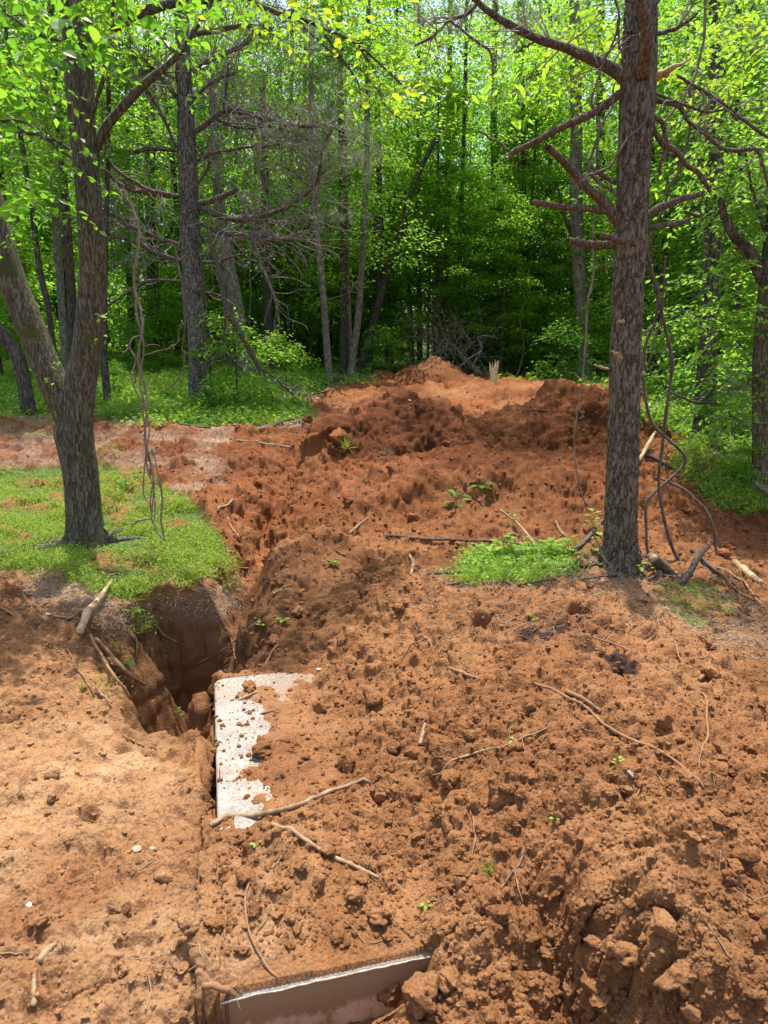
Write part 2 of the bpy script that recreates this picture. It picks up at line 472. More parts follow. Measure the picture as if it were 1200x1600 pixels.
PITP = [PZ(112, 1000, .08), PZ(165, 1100, .0), PZ(205, 1142, -.02), PZ(275, 1148, -.03), PZ(326, 1122, 0), Vector((-0.90, 3.30, 0)), Vector((-0.60, 3.52, 0)),
        PZ(445, 985, .0), PZ(378, 922, .1), PZ(228, 920, .13), PZ(165, 955, .13)]
PITW = [0.42, 0.25, 0.12, 0.16, 0.12, 0.30, 0.5, 0.3, 0.13, 0.22, 0.5]

def wv(p): return (p.x, p.y, p.z)
RIDGES = [
    ([wv(P(470, 838, 4.95)), wv(P(505, 822, 5.15)), wv(P(560, 838, 5.1)), wv(PZ(620, 870, .28)), wv(PZ(662, 915, .38)), wv(PZ(750, 925, .40)), wv(PZ(900, 935, .40))], .66, .10),
    ([wv(P(500, 702, 8.0)), wv(P(535, 660, 8.4)), wv(P(575, 658, 8.7)), wv(P(626, 618, 9.0)), wv(P(672, 638, 9.1)), wv(P(715, 676, 8.8))], .62, .14),
    ([wv(P(600, 770, 6.2)), wv(P(650, 742, 6.5)), wv(P(710, 726, 6.6)), wv(P(790, 732, 6.5)), wv(P(880, 745, 6.3))], .75, .14),
    ([wv(P(815, 655, 10.0)), wv(P(850, 628, 10.0)), wv(P(884, 606, 9.9)), wv(P(935, 628, 9.6)), wv(P(1000, 665, 9.4))], .56, .16),
    ([wv(P(540, 594, 17)), wv(P(575, 590, 17.2)), wv(P(600, 596, 17.2))], .6, .12),
]
FA = P(676, 557, 18.5)

def terrain(x, y):
    h = base(x, y)
    wx = x + fbm(x, y, .6, 3, 5) * .18; wy = y + fbm(x, y, .6, 3, 9) * .18
    for pts, sl, tip in RIDGES:
        h = ridge(h, wx, wy, pts, sl, tip)
    h = smax(h, cone(wx, wy, FA.x, FA.y, FA.z, .70, .12, .8, .8), .06)
    h = smax(h, cone(wx, wy, FA.x + 1.0, FA.y - .3, FA.z - .5, .5, .3), .1)
    # trench between the grass bank and the heaps
    d, t = segdist(wx, wy, [wv(p) for p in (PZ(375, 940, .0), PZ(385, 880, .0), PZ(400, 825, .1), PZ(432, 775, .2), PZ(470, 730, .3), PZ(500, 705, .38))])
    h = h - (0.30 * (1 - t) ** 1.2 + .12) * np.exp(-(d / (.17 + .05 * t)) ** 2)
    # bottom-right slab: a step in the heap
    d, t = segdist(x + fbm(x, y, .22, 3, 31) * .07, y + fbm(x, y, .22, 3, 32) * .07, [wv(p) for p in (PZ(995, 1375, .35), PZ(1075, 1440, .37), PZ(1150, 1500, .37), PZ(1260, 1590, .37))])
    a = PZ(995, 1375, .35); b = PZ(1260, 1590, .37)
    side = ((b.x - a.x) * (y - a.y) - (b.y - a.y) * (x - a.x))       # >0 : above the line in the photo
    rad = np.hypot(x - .75, y - 1.35)
    sdn = -side / math.hypot(b.x - a.x, b.y - a.y)
    step = sst(.0, .13, np.minimum(sdn, d)) * (1 - sst(.10, .42, d)) * (1 - sst(.34, .62, rad))
    h = h - .17 * step
    h = h + .035 * np.exp(-(d / .06) ** 2) * sst(-.02, .02, -sdn)
    # pit
    px_, py_ = wx * .25 + x * .75 + fbm(x, y, .12, 3, 19) * .05, wy * .25 + y * .75 + fbm(x, y, .12, 3, 23) * .05
    f = inpoly(px_, py_, [(p.x, p.y) for p in PITP]).astype(float)
    n = len(PITP)
    for i in range(n):
        p, q = PITP[i], PITP[(i + 1) % n]
        sd, _ = segdist(px_, py_, [(p.x, p.y), (q.x, q.y)])
        w = PITW[i]
        f = np.minimum(f, sst(0.0, w, sd))
    pit = np.where(f > 0, f, 0)
    fl = -.80 + .12 * sst(-1.6, -.8, x)
    h = h * (1 - pit) + np.minimum(h, fl) * pit
    # lid: soil thickness over it, gaps along its left and front edges
    s, tt = lid_st(x, y)
    s0 = np.interp(tt, [-.05, .0, .12, .25, .36, .48, .6, .72, .9, 1.2, 1.3, 2.2], [.22, .20, .14, .02, .05, .10, .14, .03, .01, .0, -.1, -.1])
    cover = sst(0, .22, s - s0 + fbm(x, y, .12, 3, 77) * .14)
    inl = (s > .012) & (s < LID_W) & (tt > .012) & (tt < LID_L - .012)
    hl = -.016 + .05 * cover * (1 + fbm(x, y, .25, 3, 3))
    blend = sst(.25, .8, s)
    h = np.where(inl, np.maximum(hl * (1 - blend) + np.maximum(h, .02) * blend, -.02) + .05 * sst(1.15, 1.35, tt) * (1 - blend), h)
    h = np.where(inl & (s < .75), np.minimum(h, .028 + .30 * (LID_L - tt) + .8 * np.maximum(s - .56, 0)), h)
    back = (s > 0) & (tt <= .012) & (s < .8)
    h = np.where(back, np.minimum(h, np.maximum(-.02, -.05 + (.0 if False else 1) * .35 * sst(.28, .8, s))) * (1 - sst(.05, .3, -tt)) + h * sst(.05, .3, -tt), h)
    h = np.where((tt > 1.12) & (tt < LID_L - .012) & (np.abs(s) < .06), np.maximum(h, .012 + .03 * sst(1.12, 1.3, tt)), h)
    gap = (1 - sst(.025, .085, -s)) * (s < .012) * (tt > -.1) * (1 - sst(.85, 1.15, tt)) * .16
    h = h - gap
    f2 = (tt > LID_L - .012) * (s > -.06) * (1 - sst(.0, .10, s - .50)) * (1 - sst(.0, .07, tt - LID_L - .055 - .025 * np.sin(s * 9)))
    h = h - .15 * f2 - .12 * np.exp(-(((x + .47) / .05) ** 2 + ((y - 1.43) / .06) ** 2))
    return h

_ar = sum(PITP[i].x * PITP[(i + 1) % len(PITP)].y - PITP[(i + 1) % len(PITP)].x * PITP[i].y for i in range(len(PITP)))
PIT_CCW = _ar > 0

# rows get denser towards the camera and across the pit wall
def rows():
    ys, y = [], 1.05
    while y < 24:
        ys.append(y)
        d = 0.00172 * y ** 1.5
        if 3.96 < y < 4.32: d *= .25
        if 7.2 < y < 10.6: d *= .62
        y += max(d, .0030)
    while y < 110:
        ys.append(y); y *= 1.03
    return np.array([-6, -3, -1.5, -.6, 0, .4, .65, .82, .93, 1.0] + ys)
YR = rows()
tc_ = np.linspace(-1, 1, 800)
XT = np.concatenate([np.linspace(-4.2, -1.06, 40), tc_, np.linspace(1.06, 4.2, 40)])
half = .585 * np.maximum(YR, 0) + .42
GX = XT[None] * half[:, None]; GY = np.repeat(YR[:, None], len(XT), 1)
GX[:10] = np.linspace(-5, 5, len(XT))[None]
GZ = terrain(GX, GY)

# project for the region masks (edges ragged by noise)
dep = GY * CP - (GZ - CAM_H) * SP
dep = np.where(dep < .1, .1, dep)
ux = 600 + FPX * GX / dep
uy = 800 - FPX * (GY * SP + (GZ - CAM_H) * CP) / dep
jit = 26 / np.maximum(GY, 1) ** .3
jx = fbm(GX, GY, .5, 4, 41) * jit * 2.2; jy = fbm(GX, GY, .5, 4, 42) * jit
UX, UY = ux + jx, uy + jy

def soft(poly, yr=None):
    m = inpoly(UX, UY, poly).astype(np.float32)
    if yr is not None: m *= (GY > yr[0]) & (GY < yr[1])
    return m
GRASS_A = [(-700, 700), (0, 745), (60, 738), (150, 728), (230, 740), (300, 790), (345, 850), (362, 885), (330, 903), (250, 912), (200, 940), (150, 922), (80, 895), (0, 885), (-700, 950)]
BANK = [(-900, 560), (-900, 660), (0, 648), (130, 650), (300, 668), (420, 662), (492, 655), (478, 625), (540, 604), (590, 596), (650, 588), (740, 585), (1010, 612), (1010, 640), (1090, 690), (1140, 745), (1200, 780), (1900, 800), (1900, 300), (-900, 300)]
GRASS_R = [(1050, 690), (1200, 690), (1500, 760), (1500, 830), (1200, 802), (1130, 790), (1060, 730)]
WEED_R = [(690, 872), (760, 850), (860, 848), (950, 860), (948, 885), (860, 900), (790, 918), (700, 915)]
FERN_R = [(1030, 905), (1120, 915), (1160, 960), (1080, 985), (1030, 950)]
DUFF = [(-700, 640), (0, 640), (480, 655), (500, 670), (330, 700), (380, 720), (330, 770), (300, 790), (230, 742), (150, 728), (0, 745), (-700, 745)]
DUFF2 = [(60, 885), (150, 925), (210, 960), (330, 925), (375, 905), (380, 960), (350, 975), (240, 960), (200, 1010), (110, 960), (40, 920)]
DUFF3 = [(650, 885), (950, 880), (1040, 900), (1200, 940), (1300, 1000), (1200, 1060), (1100, 1010), (1010, 945), (900, 925), (820, 915), (700, 915)]
PALE = [(-600, 1130), (150, 1130), (330, 1200), (330, 1300), (430, 1330), (430, 1500), (330, 1560), (300, 1700), (-600, 1700)]
HUM1 = [(715, 985), (740, 962), (830, 955), (860, 965), (915, 950), (920, 975), (870, 985), (800, 1000), (740, 998)]
HUM2 = [(885, 990), (945, 1000), (985, 1060), (975, 1085), (930, 1060), (890, 1030)]
gmask = np.maximum.reduce([soft(GRASS_A, (4.0, 12)), soft(BANK, (5.5, 200)), soft(GRASS_R, (5, 12)), soft(WEED_R, (4, 7)), soft(FERN_R, (3.5, 7))])
gmask = gmask * (np.hypot(GX - FA.x, GY - FA.y) > 1.7)
farfade = 1 - sst(14, 30, GY) * 0.0
duff = np.clip(soft(DUFF, (6, 14)) * 1.1 + soft(DUFF2, (3.4, 6)) * .7 + soft(DUFF3, (3.6, 8)) * .55, 0, 1)
duff = duff * np.clip(.55 + fbm(GX, GY, .35, 4, 51) * 1.5, 0, 1) * (1 - gmask)
pale = soft(PALE) * .85
pale = np.clip(pale + (GX < -.2) * (GY < 5) * .3, 0, 1) * np.clip(.7 + fbm(GX, GY, .5, 4, 61) * 1.2, 0, 1)
pale = pale * (1 - gmask) + .25 * sst(.1, .5, fbm(GX, GY, 1.2, 3, 62) + .2) * (GY > 11) * (1 - gmask)
red = sst(3.6, 7.5, GY) * (1 - gmask)
hum = np.maximum(soft(HUM1, (2, 5)), soft(HUM2, (2, 4.5))) * sst(-.25, .1, fbm(GX, GY, .12, 3, 71))
# smooth the masks a little along both axes
def blur(a, n=2):
    for _ in range(n):
        a = (a + np.roll(a, 1, 0) + np.roll(a, -1, 0) + np.roll(a, 1, 1) + np.roll(a, -1, 1)) / 5
    return a
MOIST_SHADE = [[(455, 845), (500, 828), (560, 845), (610, 885), (640, 925), (560, 975), (480, 1040), (440, 1060), (365, 1040), (360, 960), (400, 900)], [(490, 700), (540, 650), (630, 612), (690, 628), (730, 670), (900, 660), (945, 640), (950, 760), (860, 740), (760, 735), (640, 735), (560, 725)],
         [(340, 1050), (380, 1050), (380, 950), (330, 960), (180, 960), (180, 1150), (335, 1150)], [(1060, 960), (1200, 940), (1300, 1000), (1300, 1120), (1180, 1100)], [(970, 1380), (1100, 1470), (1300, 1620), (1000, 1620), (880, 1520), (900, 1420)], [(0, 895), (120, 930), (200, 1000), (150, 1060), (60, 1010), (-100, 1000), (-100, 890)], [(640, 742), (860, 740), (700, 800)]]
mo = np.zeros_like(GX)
for poly, k_ in zip(MOIST_SHADE, (.95, .85, .7, .6, .35, .55, .3)): mo = np.maximum(mo, soft(poly) * k_)  # soil moisture plus painted shade: slopes, pit, slab face, below the trunks
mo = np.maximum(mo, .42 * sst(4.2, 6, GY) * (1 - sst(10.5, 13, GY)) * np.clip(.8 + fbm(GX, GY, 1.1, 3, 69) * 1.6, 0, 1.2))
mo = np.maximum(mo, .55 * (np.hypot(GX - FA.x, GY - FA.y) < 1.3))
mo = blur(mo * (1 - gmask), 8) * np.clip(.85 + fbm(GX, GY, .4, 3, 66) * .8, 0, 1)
gmask = gmask * np.where(GY < 9, np.clip(.62 + fbm(GX, GY, .30, 4, 55) * 2.2, .12, 1), 1)
gmask, duff, pale, hum = blur(gmask, 3), blur(duff), blur(pale, 6), blur(hum)
# humus and moisture-and-shade tone also in the pit bottom
s_, t_ = lid_st(GX, GY)
lidsoft = (1 - sst(.30, .55, s_)) * (s_ > -.02) * (t_ > -.02) * (1 - sst(1.1, 1.4, t_))
lidbare = lidsoft > .5

# crumb relief, carved into the surface along its normal
crumb = np.clip(1 - gmask * .85 - duff * .45, 0, 1) * (1 - .75 * pale)
D = np.zeros_like(GX)
# broad lumps get a strong warp so that they never look round
wx3 = GX + fbm(GX, GY, .35, 4, 83) * .26; wy3 = GY + fbm(GX, GY, .35, 4, 84) * .26
wx2 = GX + fbm(GX, GY, .09, 3, 81) * .03; wy2 = GY + fbm(GX, GY, .09, 3, 82) * .03
near = 1 - sst(6, 14, GY)
D += fbm(GX, GY, 1.1, 4, 90) * .10 * (1 - .5 * pale) * (1 - .7 * gmask)
D += (1 - np.abs(fbm(GX, GY, .7, 3, 99)) * 3) * .035 * crumb * sst(5, 9, GY)
D += lumps(wx3, wy3, .62, 100, .55) * .26 * crumb * sst(4, 8, GY)
D += lumps(wx3 + 9, wy3, .36, 105, .5) * .26 * crumb * sst(5, 9, GY)
D += lumps(wx3, wy3, .27, 110, .5) * .24 * crumb * (1 - .5 * (GX > 0) * (GY < 4))
D += lumps(wx2, wy2, .125, 120, .6) * .42 * crumb
D += lumps(wx2, wy2, .060, 130, .75) * .60 * crumb * near
D += lumps(wx2, wy2, .030, 140, .85) * .70 * crumb * near
D += fbm(GX, GY, .045, 4, 150, .65) * .018 * (1 - .8 * gmask)
mid_ = sst(4.5, 7, GY) * crumb
D += (.5 - np.abs(fbm(wx3, wy3, .30, 4, 155, .62))) * .11 * mid_
D += (.5 - np.abs(fbm(wx2, wy2, .10, 3, 157, .6))) * .045 * mid_ * (1 - sst(9, 16, GY))
D -= lumps(wx3 + 3, wy3 + 5, .45, 158, .45) * .22 * mid_
D += fbm(GX, GY, .2, 3, 151) * .035 * pale
# broken skin and cracks of the trodden clay
ck = edges(GX + fbm(GX, GY, .2, 3, 161) * .16, GY + fbm(GX, GY, .2, 3, 162) * .16, .26, 160)
ckm = sst(.12, .3, fbm(GX, GY, .45, 2, 163) + .12)
D -= (1 - sst(0, .075, ck)) * .030 * pale * ckm
D += sst(0, .5, ck) * .02 * pale
# holes
for px, py, z, r, dp in ((140, 1258, .0, .05, .07), (195, 1245, 0, .035, .03), (42, 1465, 0, .035, .05), (205, 1468, 0, .04, .04), (200, 1052 + 60, 0, .03, .02),
                         (10, 1130, .04, .05, .04), (195, 1160, 0, .035, .05), (120, 1162, 0, .03, .03), (955, 1048, .36, .055, .13), (975, 1072, .36, .04, .10),
                         (880, 975, .36, .06, .12), (750, 985, .3, .07, .08), (910, 962, .34, .05, .09), (680, 1200, .2, .06, .07), (1150, 1178, .28, .04, .03),
                         (60, 1580, 0, .04, .04), (380, 1385, .0, .03, .03)):
    p = PZ(px, py, z)
    rr = np.hypot((GX - p.x) * (1 + .4 * np.sin(px)), (GY - p.y) * 1.2) + fbm(GX, GY, .05, 2, int(px)) * .02
    D -= dp * np.exp(-(rr / r) ** 4)
# heads of broken clay at the bottom right slab
big = lumps(GX + fbm(GX, GY, .08, 3, 171) * .04, GY + fbm(GX, GY, .08, 3, 172) * .04, .17, 173, .9)
aa = PZ(1010, 1500, .2)
D += big * .55 * np.exp(-(((GX - aa.x) / .20) ** 2 + ((GY - aa.y) / .12) ** 2))
D *= 1 - .78 * lidsoft
D *= 1 - .85 * (s_ > 0) * (1 - sst(.52, .62, s_)) * sst(1.6, 1.84, t_) * (t_ < LID_L)
D = np.where(lidbare & (GZ < 0), np.minimum(D, .010), D)
D = np.where((s_ > .0) & (s_ < .62) & (t_ > 1.25) & (t_ < LID_L), np.maximum(D, -.0), D)
D *= np.where((s_ > -.1) & (s_ < .62) & (t_ > LID_L - .01) & (t_ < LID_L + .12), .3, 1)
Dn = D - .02 * crumb
# normals of the smooth surface
V0 = np.stack([GX, GY, GZ], -1)
du = np.gradient(V0, axis=1); dv = np.gradient(V0, axis=0)
NN = np.cross(du, dv); NN /= np.linalg.norm(NN, axis=-1, keepdims=True) + 1e-9
NN = np.where(NN[..., 2:] < 0, -NN, NN)
steep = sst(.25, .7, 1 - NN[..., 2]) * (GY > 2.4) * (GY < 6) * (GX < 0) * (GZ < .2)
wu = GX * .9 - GY * .35
Dw = (lumps(wu, GZ * 1.2, .16, 300, .6) * .22 + lumps(wu + fbm(wu, GZ, .1, 3, 3) * .05, GZ, .07, 303, .6) * .3 + fbm(wu, GZ, .35, 4, 305) * .07 + (.5 - np.abs(fbm(wu, GZ * .6, .12, 4, 306))) * .03)
Dn = Dn * (1 - .85 * steep) + Dw * steep
amp = sst(.95, 1.3, GY)
inlid = (s_ > -.04) & (s_ < .62) & (t_ > -.04) & (t_ < LID_L + .03)
NN = np.where(inlid[..., None], np.array([0, 0, 1.0]), NN)
V1 = V0 + NN * (Dn * amp)[..., None]
nr, nc = GX.shape
idx = np.arange(nr * nc).reshape(nr, nc)
Q = np.stack([idx[:-1, :-1], idx[:-1, 1:], idx[1:, 1:], idx[1:, :-1]], -1).reshape(-1, 4)
g = MB(); g.add(V1.reshape(-1, 3), quads=Q)
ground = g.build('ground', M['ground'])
tag(ground, kind='structure')
ca = ground.data.color_attributes.new('mask', 'FLOAT_COLOR', 'POINT')
ca.data.foreach_set('color', np.stack([duff, gmask, pale, red], -1).astype(np.float32).ravel())
hm = ground.data.attributes.new('moist_shade', 'FLOAT', 'POINT')
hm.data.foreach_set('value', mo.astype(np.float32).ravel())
ha = ground.data.attributes.new('humus', 'FLOAT', 'POINT')
ha.data.foreach_set('value', hum.astype(np.float32).ravel())
bpy.context.view_layer.update()
print('ground verts', nr * nc)

def drop(x, y, z=30.0):
    ok, loc, nrm, _ = ground.ray_cast(Vector((x, y, z)), Vector((0, 0, -1)))
    return (loc.copy(), nrm.copy()) if ok else (Vector((x, y, 0)), Vector((0, 0, 1)))
def G(px, py):
    d = ray(px, py).normalized()
    ok, loc, nrm, _ = ground.ray_cast(Vector((0, 0, CAM_H)), d)
    if ok: return loc.copy(), nrm.copy()
    return drop(*P(px, py, 20).xy)
# ------------------------------------------------------------------ shape helpers
def norm(v): return v / (np.linalg.norm(v, axis=-1, keepdims=True) + 1e-9)

def crom(pts, per=6):
    """smooth a polyline of rows (x, y, z, r) with Catmull-Rom"""
    p = np.asarray(pts, float)
    if len(p) < 3:
        t = np.linspace(0, 1, per + 1)[:, None]
        return p[0] * (1 - t) + p[-1] * t
    q = np.vstack([2 * p[0] - p[1], p, 2 * p[-1] - p[-2]])
    out = []
    for i in range(1, len(q) - 2):
        a, b, c, d = q[i - 1], q[i], q[i + 1], q[i + 2]
        for k in range(per):
            t = k / per
            out.append(.5 * ((2 * b) + (c - a) * t + (2 * a - 5 * b + 4 * c - d) * t * t + (3 * b - a - 3 * c + d) * t ** 3))
    out.append(q[-2])
    return np.array(out)

def tube(mb, pts, sides=8, rough=0.0, seed=0, cap=True, jag=0.0):
    """pts rows (x,y,z,r) -> ring mesh; rough = radial unevenness relative to r"""
    p = np.asarray(pts, float); n = len(p)
    xyz, r = p[:, :3], np.maximum(p[:, 3], 1e-4)
    T = norm(np.gradient(xyz, axis=0))
    ref = np.array([0.0, 0, 1]) if abs(T[0, 2]) < .9 else np.array([0, 1.0, 0])
    U = np.zeros_like(T); u = np.cross(ref, T[0]); u /= np.linalg.norm(u)
    for i in range(n):
        u = u - T[i] * (u @ T[i]); u /= np.linalg.norm(u) + 1e-9; U[i] = u
    W = np.cross(T, U)
    a = np.linspace(0, 2 * np.pi, sides, endpoint=False)
    L = np.concatenate([[0], np.cumsum(np.linalg.norm(np.diff(xyz, axis=0), axis=1))])
    rr = np.repeat(r[:, None], sides, 1)
    if rough > 0:
        aa = np.repeat(a[None], n, 0); ll = np.repeat(L[:, None], sides, 1)
        k = fbm(np.cos(aa) * 1.3 + 7 + seed, ll / (r.mean() * 9.0) + np.sin(aa) * 1.3, 1.0, 4, seed)
        rr = rr * (1 + rough * k)
    ring = xyz[:, None] + (U[:, None] * np.cos(a)[None, :, None] + W[:, None] * np.sin(a)[None, :, None]) * rr[..., None]
    if jag > 0:
        ring[-1] += T[-1] * (np.random.default_rng(seed).uniform(0, jag, sides)[:, None])
    V = ring.reshape(-1, 3); idx = np.arange(n * sides).reshape(n, sides); nx = np.roll(idx, -1, 1)
    Q = np.stack([idx[:-1], nx[:-1], nx[1:], idx[1:]], -1).reshape(-1, 4)
    tris = None
    if cap:
        V = np.vstack([V, xyz[0] - T[0] * 0, xyz[-1] + T[-1] * (r[-1] * .3)])
        c0, c1 = n * sides, n * sides + 1
        tris = np.vstack([np.stack([nx[0], idx[0], np.full(sides, c0)], -1), np.stack([idx[-1], nx[-1], np.full(sides, c1)], -1)])
    mb.add(V, tris, Q)

def leafs(mb, base, d, nrm, L, W, var, fold=0.12):
    """pointed two-triangle leaves, all arrays of length n"""
    n = len(base)
    s = norm(np.cross(nrm, d)); nn = np.cross(d, s)
    L = np.broadcast_to(np.asarray(L, float), (n,))[:, None]; W = np.broadcast_to(np.asarray(W, float), (n,))[:, None]
    tip = base + d * L - nn * L * .08
    mid = base + d * L * .45
    v = np.stack([base, mid + s * W * .5 + nn * W * fold, tip, mid - s * W * .5 + nn * W * fold], 1).reshape(-1, 3)
    i = np.arange(n)[:, None] * 4
    t = np.concatenate([i + np.array([[0, 1, 2]]), i + np.array([[0, 2, 3]])], 1).reshape(-1, 3)
    mb.add(v, tris=t, var=np.repeat(np.broadcast_to(var, (n,)), 2))

def rdir(n, g, up=0.0):
    v = g.normal(size=(n, 3)); v[:, 2] += up
    return norm(v)

def depth_of(p): return p.y * CP - (p.z - CAM_H) * SP
def px_pts(lst, Y=None, z0=None):
    """(px, py, width_px[, Y]) rows -> world rows (x, y, z, r)"""
    out = []
    for row in lst:
        y = row[3] if len(row) > 3 else Y
        p = P(row[0], row[1], y)
        out.append((p.x, p.y, p.z, row[2] * .5 / FPX * depth_of(p)))
    return np.array(out)

def wig(p, amp, g, n=3):
    """adds small bends to a smoothed path"""
    k = len(p); t = np.linspace(0, 1, k)
    for a in range(3):
        w = np.zeros(k)
        for f in range(2, 2 + n): w += g.normal() / f * np.sin(t * np.pi * 2 * f + g.uniform(0, 6))
        p[:, a] += w * amp * np.sin(t * np.pi) ** .5
    return p

# ------------------------------------------------------------------ the concrete lid
def make_concrete():
    m, n, l = mat_base('weathered_concrete')
    tc = N(n, 'ShaderNodeTexCoord'); pos = tc.outputs['Object']
    nz = noise(n, l, pos, 7.0, 7, 0.65)
    col = ramp(n, l, nz, [(0.35, (0.22, 0.20, 0.17)), (0.65, (0.34, 0.32, 0.285))])
    # clay smears left where soil has been
    cl = noise(n, l, pos, 3.2, 6, 0.7)
    cf = ramp(n, l, cl, [(0.50, (0, 0, 0)), (0.66, (0.75, 0.75, 0.75))])
    col = mixc(n, l, cf, col, (0.27, 0.155, 0.085))
    sp = noise(n, l, pos, 70.0, 5, 0.7)
    dt = N(n, 'ShaderNodeVectorMath', operation='DOT_PRODUCT'); l.new(pos, dt.inputs[0]); dt.inputs[1].default_value = (0.9694, 0.2455, 0)
    sm = N(n, 'ShaderNodeMath', operation='MULTIPLY_ADD'); l.new(dt.outputs['Value'], sm.inputs[0]); sm.inputs[1].default_value = .42; l.new(sp, sm.inputs[2])
    sp = sm.outputs[0]
    col = mixc(n, l, ramp(n, l, sp, [(0.54, (0, 0, 0)), (0.64, (.8, .8, .8))]), col, (0.19, 0.12, 0.07))
    bs = N(n, 'ShaderNodeBsdfPrincipled', Roughness=0.85); l.new(col, bs.inputs['Base Color'])
    bp = N(n, 'ShaderNodeBump', Strength=0.6, Distance=0.004); l.new(noise(n, l, pos, 120.0, 6, .7), bp.inputs['Height']); l.new(bp.outputs[0], bs.inputs['Normal'])
    out = n.new('ShaderNodeOutputMaterial'); l.new(bs.outputs[0], out.inputs[0])
    return m
def make_concrete_side():
    m, n, l = mat_base('clay_splashed_side')
    tc = N(n, 'ShaderNodeTexCoord'); pos = tc.outputs['Object']
    sep = N(n, 'ShaderNodeSeparateXYZ'); l.new(pos, sep.inputs[0])
    mr = N(n, 'ShaderNodeMapRange'); mr.inputs[1].default_value = -.13; mr.inputs[2].default_value = 0.0; l.new(sep.outputs[2], mr.inputs[0])
    nz = noise(n, l, pos, 14.0, 7, 0.7)
    ad = N(n, 'ShaderNodeMath', operation='MULTIPLY_ADD'); l.new(nz, ad.inputs[0]); ad.inputs[1].default_value = 1.6; l.new(mr.outputs[0], ad.inputs[2])
    col = ramp(n, l, ad.outputs[0], [(0.45, (0.56, 0.51, 0.41)), (0.85, (0.50, 0.41, 0.30)), (1.35, (0.30, 0.18, 0.09))])  # concrete mottled with clay splashes, browner towards the top
    bs = N(n, 'ShaderNodeBsdfPrincipled', Roughness=0.7); l.new(col, bs.inputs['Base Color'])
    bp = N(n, 'ShaderNodeBump', Strength=0.5, Distance=0.004); l.new(noise(n, l, pos, 60.0, 6, .7), bp.inputs['Height']); l.new(bp.outputs[0], bs.inputs['Normal'])
    out = n.new('ShaderNodeOutputMaterial'); l.new(bs.outputs[0], out.inputs[0])
    return m
M['concrete'] = make_concrete(); M['concrete_side'] = make_concrete_side()

def lid_world(s, t, z):
    return np.array([LC[0] + LE2[0] * s + LE1[0] * t, LC[1] + LE2[1] * s + LE1[1] * t, z])
def rounded_rect(ins, r, k=6):
    out = []
    for cx, cy_c, a0 in ((ins + r, ins + r, 180), (LID_W - ins - r, ins + r, 270), (LID_W - ins - r, LID_L - ins - r, 0), (ins + r, LID_L - ins - r, 90)):
        for i in range(k + 1):
            a = R(a0 + 90 * i / k); out.append((cx + r * math.cos(a), cy_c + r * math.sin(a)))
    return out
tank = empty('concrete_tank', (float(LC[0]), float(LC[1]), 0), 'pale concrete slab half buried in red clay at the pit edge', 'concrete slab')
loops = [(0.012, .045, 0.0), (0.005, .048, -.003), (0.0, .05, -.010)]
mb = MB(); rings = [[lid_world(a, b, z) for a, b in rounded_rect(i, r)] for i, r, z in loops]
nr_ = len(rings[0]); Vv = np.array([v for rg in rings for v in rg])
qs = [[k * nr_ + (j + 1) % nr_, k * nr_ + j, (k + 1) * nr_ + j, (k + 1) * nr_ + (j + 1) % nr_] for k in range(len(rings) - 1) for j in range(nr_)]
cen = len(Vv); Vv = np.vstack([Vv, lid_world(LID_W / 2, LID_L / 2, 0)])
mb.add(Vv, [[cen, j, (j + 1) % nr_] for j in range(nr_)], qs)
top = mb.build('lid', M['concrete'], tank, (float(LC[0]), float(LC[1]), 0), smooth=False)
mb = MB(); rings = []
for z in (-.010, -.04, -.08, -.14, -.5):
    rings.append([lid_world(a, b, z) for a, b in rounded_rect(0.0 if z < -.012 else .0, .05)])
Vv = np.array([v for rg in rings for v in rg])
qs = [[k * nr_ + (j + 1) % nr_, k * nr_ + j, (k + 1) * nr_ + j, (k + 1) * nr_ + (j + 1) % nr_] for k in range(len(rings) - 1) for j in range(nr_)]
mb.add(Vv, None, qs)
mb.build('tank_wall', M['concrete_side'], tank, (float(LC[0]), float(LC[1]), 0), smooth=False)
mb = MB()     # the pale broken arris of the front edge
g0 = np.random.default_rng(3)
pts = []
for i in range(90):
    s = .0 + .62 * i / 89
    p = lid_world(s, LID_L - .001 + g0.normal() * .0005, -.005 + g0.normal() * .0008)
    pts.append((*p, .0024 + abs(g0.normal()) * .0006))
tube(mb, crom(np.array(pts)[::3], 3), 8, .15, 5)
mb.build('lid_edge', make_plain('chalky_edge', (0.24, 0.16, 0.10), (0.50, 0.44, 0.37), 90, .9, .002), tank, (float(LC[0]), float(LC[1]), 0))

